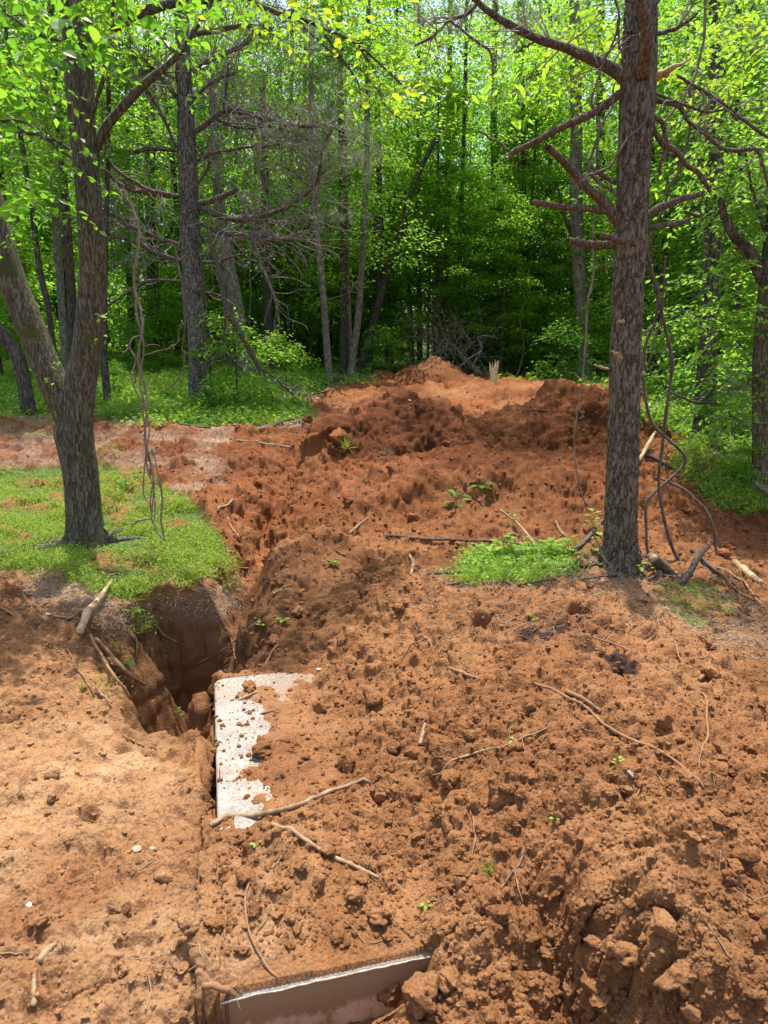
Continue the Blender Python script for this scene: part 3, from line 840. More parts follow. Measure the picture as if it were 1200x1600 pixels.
# ------------------------------------------------------------------ clods of clay
def ico(sub):
    import bmesh
    bm = bmesh.new(); bmesh.ops.create_icosphere(bm, subdivisions=sub, radius=1.0)
    v = np.array([x.co[:] for x in bm.verts]); f = np.array([[a.index for a in p.verts] for p in bm.faces]); bm.free()
    return v, f
ICO1, ICO2, ICO3 = ico(1), ico(2), ico(3)
def clod_mesh(name, seed, ic=ICO3, rough=.35, mat='soil'):
    g = np.random.default_rng(seed)
    v, f = ic
    v = v.copy()
    k = fbm(v[:, 0] * 1.2 + seed, v[:, 1] * 1.2 + v[:, 2] * 1.7, 1.0, 4, seed)
    k2 = fbm(v[:, 2] * 2.6 + seed, v[:, 0] * 2.6 - v[:, 1] * 2.1, 1.0, 4, seed + 5, .7)
    v = v * (1 + rough * (k * 1.2 + k2 * .6))[:, None] * g.uniform(.7, 1.15, 3)
    for _ in range(4):                               # flat broken faces
        n_ = rdir(1, g)[0]; d = v @ n_; c = g.uniform(.45, .8)
        v -= n_[None] * np.maximum(0, d - c)[:, None] * .9
    nn_ = norm(v)
    k3 = lumps(v[:, 0] * 1.0 + v[:, 2] * .6 + 5, v[:, 1] * 1.0 - v[:, 2] * .7, .34, seed + 9, .9) + .6 * lumps(v[:, 0] + v[:, 2] * .8, v[:, 1] + v[:, 2] * .5, .15, seed + 12, .9)
    v += nn_ * (k3[:, None] * .55 if len(v) > 1000 else 0)
    v += g.normal(size=v.shape) * .012
    b = MB(); b.add(v, f)
    return b.mesh(name, M[mat], True)
ICO4 = ico(4)
CLODS = [clod_mesh('dirt_clod', 200 + i, ICO4, .5) for i in range(8)]
CLOD_SETS = {'soil': CLODS}
for k_ in ('soil_red', 'soil_pale'):
    CLOD_SETS[k_] = [m_.copy() for m_ in CLODS]
    for m_ in CLOD_SETS[k_]: m_.materials[0] = M[k_]
def soil_at(x, y, px, py):
    return 'soil_red' if y > 5.2 else 'soil_pale' if px < 335 and y < 3.6 else 'soil'
def clod_at(px, py, wpx, label, group=None, flat=.7, mesh=None, sink=.25, r=None):
    loc, nrm = G(px, py)
    rad = wpx * .5 / FPX * depth_of(loc)
    o = bpy.data.objects.new('dirt_clod', mesh or CLOD_SETS[soil_at(loc.x, loc.y, px, py)][rnd.randrange(8)])
    o.location = loc + Vector((0, 0, rad * flat * (1 - sink) * .6)); o.scale = (rad, rad * rnd.uniform(.75, 1.1), rad * flat)
    o.rotation_euler = (rnd.uniform(-.4, .4), rnd.uniform(-.4, .4), rnd.uniform(0, 6.28)) if r is None else r
    COL.objects.link(o)
    return tag(o, label, 'clod', group)
NAMED_CLODS = [
    (612, 1552, 62, 'big orange clod leaning on the right end of the grey concrete edge'),
    (660, 1568, 78, 'largest broad clod at the bottom beside the concrete edge'),
    (705, 1532, 40, 'rounded clod just right of the two big clods at the bottom'),
    (592, 1436, 40, 'pale flat faced clod above the concrete edge'),
    (556, 1402, 32, 'small pale clod beside the grey curled leaf bit'),
    (405, 1175, 34, 'rounded clod sitting on the concrete slab'),
    (388, 1078, 24, 'clod at the back edge of the white slab'),
    (362, 1150, 15, 'small brown clod on the bare white patch of slab'),
    (586, 1098, 34, 'dark upright clod above the middle of the heap'),
    (1128, 1178, 32, 'dark angular clod low on the right shoulder of the heap'),
    (1145, 1212, 22, 'dark clod just below the angular one on the right shoulder'),
    (1120, 1285, 38, 'flat topped clod on the lower right of the heap'),
    (1082, 1310, 26, 'squat clod between the slab crack and the right clods'),
    (868, 1400, 26, 'pale grey stone like clod in the lower middle of the heap'),
    (762, 1408, 34, 'dark soil clod beside the uprooted grass tuft'),
    (385, 1374, 40, 'orange wet clod with a hollow near the forked root'),
    (380, 1488, 22, 'dark clod beside the thin hanging root'),
    (300, 1452, 50, 'dark low clod left of the thin root'),
    (702, 1225, 40, 'dark hollow clod at the end of the cut green stem'),
    (648, 1180, 30, 'clod next to the short upright stick'),
    (1040, 1450, 60, 'broken clay block with a crack on the shaded slab face'),
    (985, 1500, 74, 'crumbly clay block standing at the foot of the slab'),
    (1065, 1530, 70, 'cracked clay block at the bottom right corner'),
    (925, 1545, 46, 'rough clod in front of the crumbly clay blocks'),
    (530, 688, 34, 'dark clod with roots on the left shoulder of the middle heap'),
    (545, 790, 30, 'clod with a shadowed hollow in the red field'),
    (716, 872 - 20, 16, 'small red clod behind the green weed patch'),
    (1072, 800, 14, 'round dark clod right of the pine on the red field'),
    (480, 660, 18, 'clod at the left edge of the dug field'),
]
for px, py, w, lab in NAMED_CLODS:
    clod_at(px, py, w, lab, flat=rnd.uniform(.6, .85))
GC = 'loose clods of clay scattered over the dug soil'
def in_soil(px, py):
    for poly in (GRASS_A, BANK, GRASS_R, WEED_R, [(320, 1040), (460, 1040), (420, 1240), (320, 1250)], [(300, 1500), (660, 1480), (640, 1600), (300, 1600)], [(200, 930), (390, 920), (400, 1060), (330, 1160), (180, 1150)]):
        if inpoly(np.array([px * 1.0]), np.array([py * 1.0]), poly)[0]: return False
    return True
cnt = 0
while cnt < 235:
    px, py = rnd.uniform(0, 1200), 640 + 960 * rnd.random() ** .55
    if not in_soil(px, py): continue
    if px < 330 and rnd.random() < .82: continue
    w = (9 + 20 * rnd.random() ** 2.6) * (.75 + (py - 600) / 1600)
    where = ('the pale trodden clay in the lower left', 'on the pale trodden clay') if px < 330 and py > 980 else ('the red soil field between the heaps', 'on the red field') if py < 850 else \
        ('the dark slopes behind the slab', 'on the middle slopes') if py < 1000 else ('the right heap above the slab crack', 'on the right heap') if px > 700 and py < 1350 else ('the soil around the buried slab', 'around the slab') if px < 700 else ('the crumbly foot of the right heap', 'at the foot of the right heap')
    sz = 'small' if w < 16 else 'fist sized'
    clod_at(px, py, w, sz + ' loose lump of clay on ' + where[0], 'loose clay lumps ' + where[1] + ', ' + sz, flat=rnd.uniform(.55, .95)); cnt += 1

# small crumbs as one mass
mb = MB()
v1, f1 = ICO1
crumbs = []
g1 = np.random.default_rng(21)
NCR = 15000
px = g1.uniform(-40, 1240, NCR); py = 700 + 920 * g1.random(NCR) ** .6
NV = [v1 * (1 + g1.normal(size=v1.shape) * .22) for _ in range(24)]
bare = [(336, 1056), (440, 1046), (470, 1056), (400, 1100), (410, 1140), (350, 1240), (332, 1240)]
for k in range(NCR):
    a, b = px[k], py[k]
    jx_ = a + g1.normal() * 8; jy_ = b + g1.normal() * 6
    if not in_soil(jx_, jy_) and not (336 < a < 460 and 1040 < b < 1240 and g1.random() < .8): continue
    if a < 330 and b > 1130 and g1.random() < .78: continue
    loc, _ = G(a, b)
    dd = depth_of(loc)
    r = (1.3 + 4.2 * g1.random() ** 3.2) * (.55 + (b - 700) / 1300) / FPX * dd
    z_ = max(loc.z, 0.0) if (336 < a < 460 and 1040 < b < 1240) else loc.z
    crumbs.append((loc.x, loc.y, z_ + r * (.35 if z_ == 0 else .12), r, k % 24, {'soil': 0, 'soil_red': 1, 'soil_pale': 2}[soil_at(loc.x, loc.y, a, b)]))
g1b = np.random.default_rng(22)
for k in range(2600):
    a = g1b.uniform(200, 1200); b = g1b.uniform(605, 930)
    if not in_soil(a, b): continue
    loc, _ = G(a, b)
    if loc.z < -.3: continue
    r = (1.0 + 3.6 * g1b.random() ** 3.0) * (.5 + (b - 600) / 900) / FPX * depth_of(loc)
    crumbs.append((loc.x, loc.y, loc.z + r * .05, r * 1.15, k % 24, {'soil': 0, 'soil_red': 1, 'soil_pale': 2}[soil_at(loc.x, loc.y, a, b)]))
crumbs = np.array(crumbs)
for cls, j in [(c_, j_) for c_ in range(3) for j_ in range(24)]:
    if j == 0: mb = MB()
    c = crumbs[(crumbs[:, 4] == j) & (crumbs[:, 5] == cls)]
    ang = g1.uniform(0, 6.28, len(c)); ca_, sa_ = np.cos(ang), np.sin(ang)
    b_ = NV[j]
    X = b_[None, :, 0] * ca_[:, None] - b_[None, :, 1] * sa_[:, None]; Y_ = b_[None, :, 0] * sa_[:, None] + b_[None, :, 1] * ca_[:, None]
    VV = np.stack([X, Y_, np.repeat(b_[None, :, 2], len(c), 0) * .85], -1) * c[:, 3][:, None, None] + c[:, None, :3]
    FF = f1[None] + (np.arange(len(c)) * len(b_))[:, None, None]
    mb.add(VV.reshape(-1, 3), FF.reshape(-1, 3))
    if j == 23: tag(mb.build('soil_crumbs', M[('soil', 'soil_red', 'soil_pale')[cls]], smooth=False), kind='stuff')

# ------------------------------------------------------------------ sticks, roots and branches lying on the soil
def ground_path(pts, lift=.3, Y=None):
    """(px, py, width_px[, height above ground m]) following the ground"""
    out = []
    for row in pts:
        loc, nrm = G(row[0], row[1]); r = row[2] * .5 / FPX * depth_of(loc)
        p = loc + Vector((0, 0, r * lift + (row[3] if len(row) > 3 else 0)))
        out.append((p.x, p.y, p.z, r))
    return np.array(out)
def settle(p, lift=.35):
    """moves a smoothed path up where it would sink into the ground"""
    for k in range(len(p)):
        z = drop(p[k, 0], p[k, 1], p[k, 2] + 1.0)[0].z
        p[k, 2] = max(p[k, 2], z + p[k, 3] * lift)
    for _ in range(2):
        p[1:-1, 2] = np.maximum(p[1:-1, 2], (p[:-2, 2] + p[2:, 2]) / 2)
    return p
def lying(name, pts, label, cat, mat, sides=8, twigs=0, group=None, amp=.0035, parts=(), jag=0, st=True):
    g = np.random.default_rng(len(label) * 31 + int(pts[0][0]))
    p = ground_path(pts); o0 = tuple(p[0, :3])
    pp = wig(crom(p, 6), amp, g)
    if st: pp = settle(pp)
    pp[:, 3] *= .8 * np.linspace(1.0, .78, len(pp)) * (1 + .1 * np.sin(np.arange(len(pp)) * 1.7))
    mb = MB(); tube(mb, pp, sides, .2, int(pts[0][0]), jag=jag)
    if mat == 'root':
        for i in range(5):
            k = g.integers(2, len(pp) - 1); a = pp[k, :3]; d = rdir(1, g, .0)[0] * g.uniform(.02, .07); q = a + d
            tube(mb, np.array([[*a, .0012], [*(a + d * .5 + g.normal(size=3) * .006), .0009], [*q, .0005]]), 4, cap=False)
    for i in range(twigs):
        k = g.integers(2, len(pp) - 1); r = pp[k, 3]
        d = rdir(1, g, .35)[0] * g.uniform(.05, .14); a = pp[k, :3]
        tube(mb, np.array([[*a, r * .5], [*(a + d * .5 + g.normal(size=3) * .01), r * .35], [*(a + d), r * .15]]), 5)
    if not parts:
        o = mb.build(name, M[mat], None, o0)
        return tag(o, label, cat, group)
    root = empty(name, o0, label, cat, group)
    mb.build('stem', M[mat], root, o0)
    for nm, q, mt in parts:
        b = MB(); tube(b, wig(crom(ground_path(q), 5), amp, g), 6, .3, 3); b.build(nm, M[mt], root, o0)
    return root
L_ = lying
L_('stick', [(328, 1291, 10), (370, 1281, 11), (430, 1270, 11), (480, 1254, 11), (520, 1238, 10), (578, 1224, 7)], 'long pale stick lying on the soil below the slab, the upper of two', 'stick', 'stick', 10)
L_('stick', [(425, 1289, 9), (460, 1302, 9), (485, 1320, 9), (520, 1340, 9), (560, 1360, 10), (592, 1372, 8)], 'straight bare stick with a dark shadow, the lower of two', 'stick', 'stick', 10, amp=.003)
L_('root', [(396, 1368, 8), (384, 1398, 5), (386, 1440, 5), (398, 1480, 6), (420, 1515, 7), (436, 1560, 6), (442, 1598, 4)], 'thin forked root running down to the concrete edge', 'root', 'root', 7,
   parts=(('side_root', [(384, 1398, 5), (368, 1400, 5), (352, 1410, 4)], 'root'), ('side_root', [(426, 1528, 4), (440, 1540, 3), (455, 1555, 2)], 'root')))
L_('root', [(318, 1556, 12, .03), (345, 1568, 15, .05), (372, 1582, 15, .05), (400, 1604, 14, .03)], 'thick pale root in front of the concrete edge', 'root', 'root', 10, st=False,
   parts=(('side_root', [(388, 1585, 7, .05), (420, 1580, 6, .06), (470, 1584, 4, .05)], 'root'), ('side_root', [(395, 1596, 6, .05), (430, 1592, 5, .05), (460, 1582, 3, .05)], 'root'), ('side_root', [(318, 1556, 5, .03), (320, 1580, 4, .02), (326, 1604, 3)], 'root')))
L_('root', [(835, 1068, 5), (870, 1082, 6), (910, 1108, 7), (950, 1135, 7), (1000, 1165, 8), (1050, 1195, 7), (1100, 1232, 6)], 'long thin root running diagonally across the right heap', 'root', 'root', 7, amp=.01)
L_('root', [(885, 1082, 9), (912, 1095, 10), (938, 1112, 7)], 'short thick root above the long diagonal root', 'root', 'root', 8)
L_('root', [(1078, 1078, 3), (1098, 1088, 5), (1106, 1115, 5), (1103, 1150, 5), (1096, 1178, 5)], 'pale curved root hanging down the right shoulder of the heap', 'root', 'root', 7, amp=.006)
L_('root', [(1092, 1064, 8), (1106, 1048, 8), (1106, 1030, 5)], 'short pale root piece above the curved root', 'root', 'root', 7)
L_('root', [(1050, 1002, 3), (1058, 1020, 4), (1072, 1045, 3)], 'fine root fragment near the top of the right shoulder', 'root', 'root', 6)
L_('twig', [(905, 990, 3), (960, 1008, 4), (1010, 1030, 4), (1060, 1058, 3)], 'thin straight twig below the pine needle patch', 'twig', 'root', 6)
L_('stick', [(656, 1165, 9), (660, 1150, 10), (664, 1132, 7)], 'short upright stick stuck in the middle of the heap', 'stick', 'stick', 8, st=False)
L_('twig', [(355, 1101, 7), (380, 1093, 8), (402, 1082, 6)], 'small brown twig lying on the white slab', 'twig', 'stick', 7)
L_('root', [(365, 1136, 4), (395, 1122, 4), (420, 1113, 5), (436, 1114, 3)], 'thin pale root curving over the slab', 'root', 'root', 6)
L_('root', [(421, 1142, 3), (428, 1135, 5), (437, 1138, 4)], 'tiny curled root right of the slab', 'root', 'root', 6, st=False)
L_('stem', [(680, 1222, 4), (700, 1196, 5), (730, 1182, 5), (780, 1168, 4), (830, 1150, 4), (855, 1138, 3)], 'pale green cut stem lying over the heap', 'plant stem', 'stick', 6, 3)
L_('root', [(782, 1390, 5), (798, 1368, 6), (815, 1345, 6), (820, 1325, 3)], 'reddish root of the uprooted grass tuft', 'root', 'root', 6, 3)
L_('root', [(775, 1435, 5), (788, 1450, 6), (812, 1448, 4)], 'reddish curled root below the grass tuft', 'root', 'root', 6)
L_('twig', [(735, 1182 + 85, 4), (742, 1300, 4), (738, 1340, 3)], 'thin dead twig above the grass tuft', 'twig', 'root', 5)
L_('wood_chip', [(60, 1505, 13), (72, 1490, 18), (84, 1478, 11)], 'pale rotten wood chip in the lower left clay', 'wood piece', 'stick', 8, st=False, amp=.001, jag=.01)
L_('wood_chip', [(52, 1575, 13), (53, 1545, 12), (54, 1520, 9)], 'peeled yellow stick end at the lower left edge', 'wood piece', 'stick', 8, st=False, amp=.001, jag=.008)
L_('twig', [(0, 1490, 3), (20, 1492, 4), (35, 1491, 3)], 'tiny twig at the left edge', 'twig', 'stick', 5)
L_('twig', [(640, 868, 5), (646, 882, 9), (642, 900, 7)], 'stubby twig in front of the red field', 'twig', 'stick', 7)
L_('twig', [(662, 990 + 10, 4), (640, 1010, 4), (628, 1030, 3)], 'short dark twig on the crest of the heap', 'twig', 'root', 5)
L_('twig', [(700, 1045, 7), (728, 1056, 9), (748, 1062, 6)], 'brown root stub on the upper heap', 'root', 'root', 7)
L_('twig', [(658, 992, 4), (668, 1000, 5), (676, 1010, 3)], 'little reddish twig on the orange slope', 'twig', 'root', 5)
L_('branch', [(602, 838, 5), (660, 843, 6), (720, 845, 6), (790, 848, 6), (818, 853, 4)], 'long thin dark branch across the red field', 'branch', 'dead', 6, 3)
L_('branch', [(668, 898, 6), (740, 892, 7), (800, 890, 8), (860, 890, 8), (920, 886, 8), (965, 878, 7, .03), (1012, 875, 6, .03)], 'long grey branch lying across the foot of the pine', 'branch', 'dead', 8, 5)
L_('branch', [(852, 892, 6), (880, 868, 9), (910, 850, 10), (942, 815, 11)], 'grey branch leaning up towards the pine trunk', 'branch', 'dead', 8, 3, st=False)
L_('branch', [(780, 815, 4, .1), (812, 838, 5, .08), (840, 868, 6, .04), (856, 888, 5)], 'pale thin branch crossing the weed patch', 'branch', 'stick', 6, 1)
L_('branch', [(868, 815, 5), (876, 832, 8), (886, 842, 7)], 'curved pale root end left of the pine', 'root', 'root', 6)
L_('branch', [(790, 905, 5), (795, 915, 5), (830, 912, 5), (870, 905, 4)], 'short dead branch in the straw before the pine', 'branch', 'dead', 6, 2)
L_('branch', [(700, 915, 4), (760, 908, 5), (800, 904, 4)], 'thin twig in front of the weed patch', 'twig', 'dead', 6)
L_('branch', [(1000, 912, 5), (1050, 905, 6), (1095, 912, 6), (1140, 935, 5)], 'thin dark branch behind the cut log', 'branch', 'dead', 6, 3)
L_('branch', [(915, 905, 4), (960, 900, 5), (1000, 905, 5), (1050, 918, 4)], 'thin dead branch at the foot of the pine', 'branch', 'dead', 6, 4)
L_('branch', [(1080, 860, 6), (1110, 890, 7), (1150, 925, 6), (1180, 960 - 20, 4)], 'dark branch sliding down right of the cut log', 'branch', 'dead', 6, 4)
L_('branch', [(1148, 880, 12), (1165, 897, 16), (1188, 912, 14)], 'short thick peeled log piece at the right edge', 'log', 'split_wood', 9)
L_('branch', [(1120, 888, 4), (1150, 905, 5), (1190, 945, 4)], 'slim pale twig beside the peeled log piece', 'twig', 'stick', 6)
L_('branch', [(795, 760 + 70, 3), (830, 845, 3), (850, 850, 3)], 'tiny pale twig left of the pine', 'twig', 'stick', 5)
L_('branch', [(815, 645, 3), (840, 643, 4), (866, 644, 3)], 'short grey stick on the far flat ground', 'stick', 'dead', 5)
L_('branch', [(995, 705, 7), (1030, 720, 9), (1062, 738, 6)], 'dark branch behind the pine on the red soil', 'branch', 'dead', 6, 2)
L_('branch', [(998, 728, 7, .05), (1012, 708, 9, .1), (1022, 695, 6, .14)], 'pale split stake leaning behind the pine', 'stake', 'split_wood', 7, st=False)
L_('branch', [(405, 672, 4), (440, 662, 4), (480, 655, 3)], 'long dead twig at the foot of the green bank', 'twig', 'dead', 5, 3)
L_('branch', [(250, 668, 3), (320, 672, 4), (400, 676, 4)], 'dead branch along the edge of the green bank', 'branch', 'dead', 5, 3)
L_('branch', [(370, 688, 3), (410, 694, 4), (455, 700, 4)], 'pale twig on the soil below the green bank', 'twig', 'stick', 5)
L_('branch', [(450, 608, 3), (500, 602, 4), (545, 600, 3)], 'grey branch at the far left of the field', 'branch', 'dead', 5, 4)
L_('branch', [(470, 620, 3), (510, 614, 4), (540, 618, 3)], 'second grey branch at the far left of the field', 'branch', 'dead', 5, 4)
L_('branch', [(340, 800, 4), (355, 790, 5), (372, 781, 3)], 'pale stick at the right end of the grass patch', 'stick', 'stick', 6)
L_('root', [(356, 810, 5), (362, 825, 5), (372, 838, 5), (375, 848, 4)], 'pale crooked root on the bank rim', 'root', 'root', 6, st=False)
L_('branch', [(320, 905, 4), (345, 890, 5), (385, 892, 5), (388, 898, 3)], 'bundle of pale roots at the bank corner', 'root', 'root', 6, 6)
L_('branch', [(168, 900, 4), (190, 897, 5), (208, 898, 3)], 'flat twig on the grass by the pit', 'twig', 'stick', 5)
L_('root', [(102, 830, 4), (85, 838, 6), (60, 858, 4)], 'thin surface root left of the forked tree', 'root', 'dead', 6)
L_('root', [(75, 835, 4), (90, 858, 5), (105, 872, 3)], 'short surface root in front of the forked tree', 'root', 'dead', 6)
# around the pit
L_('branch', [(124, 1000, 14, .03), (140, 970, 17, .05), (158, 948, 13, .05), (174, 924, 6, .06)], 'pale splintered branch leaning over the left pit rim', 'branch', 'split_wood', 9, st=False, jag=.05)
L_('branch', [(150, 1012, 9, .05), (175, 1045, 13, .07), (200, 1070, 11, .07), (228, 1086, 7, .06)], 'thick grey root poking into the pit, pale at its end', 'root', 'root', 9, st=False)
L_('root', [(142, 1005, 6, .05), (158, 1040, 7, .07), (180, 1075, 7, .07), (206, 1106, 6, .05)], 'long root beside the thick one, hanging down the pit side', 'root', 'root', 7, st=False)
L_('root', [(150, 1080, 5, .02), (160, 1092, 8, .02), (175, 1105, 5, .02)], 'small root stub low on the left pit side', 'root', 'root', 6, st=False)
L_('root', [(234, 952, 4, .02), (245, 985, 5, .04), (258, 1002, 5, .04), (280, 1014, 4, .04)], 'longest curved root hanging from the back pit rim', 'root', 'root', 6, st=False)
L_('root', [(240, 955, 4, .02), (256, 962, 5, .04), (262, 980, 4, .04), (258, 996, 3, .04)], 'hooked root hanging from the back pit rim', 'root', 'root', 6, st=False)
L_('root', [(245, 940, 4, .02), (262, 950, 5, .03), (278, 957, 3, .03)], 'short root sticking out under the turf', 'root', 'root', 6, st=False)
L_('root', [(204, 996, 4, .02), (214, 1012, 5, .03), (214, 1035, 3, .03)], 'small forked root on the left pit wall', 'root', 'root', 6, 1, st=False)
L_('root', [(300, 925, 6, .01), (315, 932, 10, .02), (326, 944, 7, .02)], 'stubby root end under the turf corner', 'root', 'root', 7, st=False)
L_('root', [(312, 912, 4, .02), (328, 935, 4, .03), (341, 966, 3, .03)], 'pale stick hanging over the pit corner', 'stick', 'stick', 6, st=False)
L_('root', [(310, 1041, 3, .02), (350, 1022, 3, .03), (385, 992, 4, .03), (405, 975, 3, .02)], 'thin root stretched across the right pit wall', 'root', 'root', 5, st=False)
L_('root', [(352, 985, 3, .02), (362, 1005, 4, .02), (368, 1035, 3, .02)], 'root hanging at the right corner of the pit', 'root', 'root', 5, 2, st=False)
L_('root', [(355, 955, 3, .02), (364, 965, 4, .02), (366, 975, 3, .02)], 'short root at the top right pit corner', 'root', 'root', 5, st=False)
L_('root', [(84, 966, 5, .01), (110, 970, 6, .01), (132, 975, 4, .01)], 'straight root in the brown bank left of the pit', 'root', 'root', 6)
L_('root', [(0, 950, 5), (10, 955, 6), (20, 961, 4)], 'root end at the left edge of the brown bank', 'root', 'root', 6)
L_('twig', [(92, 1008, 4), (105, 1015, 4), (112, 1030, 3)], 'fine root in the soil left of the pit', 'root', 'root', 5)
L_('root', [(120, 1045, 4), (138, 1070, 5), (148, 1088, 3)], 'brown root on the shoulder left of the pit', 'root', 'root', 6)
L_('twig', [(190, 1148, 3), (215, 1162, 4), (245, 1172, 3)], 'thin twig on the near rim of the pit', 'twig', 'root', 5)
L_('twig', [(428, 930, 3), (440, 922, 4), (455, 915, 3)], 'thin root on the dark slope behind the slab', 'root', 'root', 5)
L_('twig', [(413, 1042, 3), (425, 1020, 3), (438, 1008, 3)], 'dead twig at the foot of the dark slope', 'twig', 'root', 5, 2)
L_('twig', [(545, 835, 5), (560, 822, 6), (575, 810, 4)], 'red root stub on top of the dark slope', 'root', 'root', 6)
# many tiny twigs nobody could count
mb = MB(); g2 = np.random.default_rng(5)
for k in range(1500):
    if k < 170: a, b = g2.uniform(0, 1200), g2.uniform(640, 1600)
    elif k < 1100: a, b = (g2.uniform(640, 1200), g2.uniform(885, 1000)) if k % 2 else (g2.uniform(30, 400), g2.uniform(880, 985))
    else: a, b = g2.uniform(0, 480), g2.uniform(645, 745)
    loc, _ = G(a, b)
    if loc.z < -.25: continue
    L = g2.uniform(.03, .14); an = g2.uniform(0, 3.14); r = g2.uniform(.0006, .0018) * (1 if k < 170 else 1.3)
    d = np.array([math.cos(an), math.sin(an), 0]) * L
    q = []
    for t in (-.5, -.1, .3, .5):
        p = np.array(loc) + d * t + g2.normal(size=3) * .006
        q.append([p[0], p[1], drop(p[0], p[1], loc.z + .5)[0].z + r + abs(g2.normal()) * .006, r])
    if max(u_[2] for u_ in q) - min(u_[2] for u_ in q) > .05: continue
    tube(mb, np.array(q), 4, cap=False)
tag(mb.build('scattered_twigs', M['straw']), kind='stuff')

# stones and pale bits
def flake(px, py, wpx, name, label, cat, mat, sx=1, sy=.6, sz=.3, rz=0):
    loc, _ = G(px, py); r = wpx * .5 / FPX * depth_of(loc)
    o = bpy.data.objects.new(name, clod_mesh(name, int(px), ICO2, .2, mat)); o.location = loc + Vector((0, 0, r * sz * .6)); o.scale = (r * sx, r * sy, r * sz); o.rotation_euler = (.1, .2, rz)
    COL.objects.link(o); return tag(o, label, cat)
M['white'] = make_plain('dry_white_petal', (0.5, 0.46, 0.4), (0.65, 0.62, 0.58), 8, .7, .001)
M['chip'] = make_plain('pale_stone', (0.28, 0.20, 0.13), (0.42, 0.33, 0.23), 12, .8, .002)
M['grey_curl'] = make_plain('grey_shrivelled_leaf', (0.10, 0.09, 0.085), (0.42, 0.38, 0.36), 6, .8, .002, (6, 1, 1))
flake(45, 1415, 15, 'dry_petal', 'small white dry petal on the clay near the left edge', 'petal', 'white', rz=-.7)
flake(213, 1328, 17, 'stone', 'flat pale stone on the trodden clay', 'stone', 'chip', 1, .9, .4)
flake(238, 1326, 12, 'stone', 'smaller pale stone right of the flat one', 'stone', 'chip')
flake(562, 1408, 17, 'dead_leaf', 'grey curled dead leaf beside a pale clod', 'leaf', 'grey_curl', 1, .4, .4, .3)
flake(984, 1210, 18, 'dead_leaf', 'shrivelled dark leaf on the right heap', 'leaf', 'grey_curl', .5, 1.2, .4, .2)
flake(76, 972 - 12, 8, 'stone', 'tiny white stone in the brown bank left of the pit', 'stone', 'white')
flake(640, 626, 5, 'stone', 'tiny grey stone on top of the middle heap', 'stone', 'white')
flake(1170, 965 + 45, 22, 'bark_chip', 'pale bark chip in the straw at the right edge', 'bark chip', 'chip', 1.2, .3, .2)
flake(498, 1046, 9, 'stone', 'small white chip right of the slab corner', 'stone', 'white')
# ------------------------------------------------------------------ ground cover: grass, weeds, undergrowth
def scatter(poly, n, g, yr=(0, 1e9), warp_=True):
    xs = [p[0] for p in poly]; ys = [p[1] for p in poly]
    out = []
    a = g.uniform(min(xs), max(xs), n * 3); b = g.uniform(min(ys), max(ys), n * 3)
    ok = inpoly(a + g.normal(size=n * 3) * 7, b + g.normal(size=n * 3) * 5, poly)
    a, b = a[ok][:n], b[ok][:n]
    for i in range(len(a)):
        loc, nrm = G(a[i], b[i])
        if math.hypot(loc.x - FA.x, loc.y - FA.y) < 1.9: continue
        if yr[0] < loc.y < yr[1]: out.append(tuple(loc))
    return np.array(out)

def grass_patch(name, spots, blades, h, w, g, mat, broad=.35, spread=.05, bias=0.0, clumpy=.5):
    """thin bent blades plus small weed leaves round each spot"""
    mb = MB(); n = len(spots) * blades
    b = np.repeat(spots, blades, 0) + g.normal(size=(n, 3)) * np.array([spread, spread, 0.0])
    clump = np.clip(.55 + fbm(b[:, 0], b[:, 1], .30, 4, 400) * 2.6, .05, 1.6)
    keep = g.random(n) < clump + (1 - clumpy)
    b = b[keep]; clump = clump[keep]; n = len(b)
    hh = h * g.uniform(.4, 1.2, n) * (.45 + .6 * clump)
    d = rdir(n, g, 1.3); d[:, 2] = np.abs(d[:, 2]); d = norm(d)
    side = norm(np.cross(d, rdir(n, g)))
    ww = w * g.uniform(.6, 1.3, n)
    top = b + d * hh[:, None]; top[:, 2] -= hh * .15
    v = np.stack([b - side * ww[:, None] * .5, b + side * ww[:, None] * .5, top], 1).reshape(-1, 3)
    i = np.arange(n)[:, None] * 3
    var = np.clip(g.normal(.45 + bias, .2, n) + (clump - .7) * .25, 0, 1)
    mb.add(v, tris=i + np.array([[0, 1, 2]]), var=var)
    k = g.random(n) < broad
    m = int(k.sum())
    if m:
        d2 = rdir(m, g, .1); d2[:, 2] *= .4; d2 = norm(d2)
        leafs(mb, b[k] + d[k] * hh[k][:, None] * g.uniform(.3, 1.0, (m, 1)), d2, rdir(m, g, 2.2), ww[k] * 3.4, ww[k] * 2.1, np.clip(g.normal(.5 + bias, .2, m), 0, 1))
    o = mb.build(name, M[mat], smooth=False)
    return tag(o, kind='stuff')

g3 = np.random.default_rng(33)
sp = scatter([(-60, 740), (60, 738), (150, 730), (230, 742), (300, 792), (345, 850), (360, 885), (330, 903), (250, 910), (200, 936), (150, 920), (80, 895), (0, 885), (-60, 895)], 5600, g3)
grass_patch('grass', sp, 9, .085, .006, g3, 'grass', .6, .035, .03, .95)
sp = scatter([(-30, 600), (-30, 645), (130, 648), (300, 664), (420, 658), (485, 650), (470, 622), (400, 610), (330, 575), (150, 560), (-30, 540)], 5200, g3, (6, 40))
grass_patch('undergrowth', sp, 6, .20, .022, g3, 'weed', .9, .12, .05, .75)
sp = scatter([(480, 622), (470, 600), (560, 592), (640, 586), (700, 578), (900, 596), (1010, 610), (1200, 640), (1200, 560), (300, 540), (0, 540), (-50, 560), (300, 580)], 4200, g3, (12, 60))
grass_patch('forest_ground_cover', sp, 5, .24, .035, g3, 'weed', .8, .3, -.12, .6)
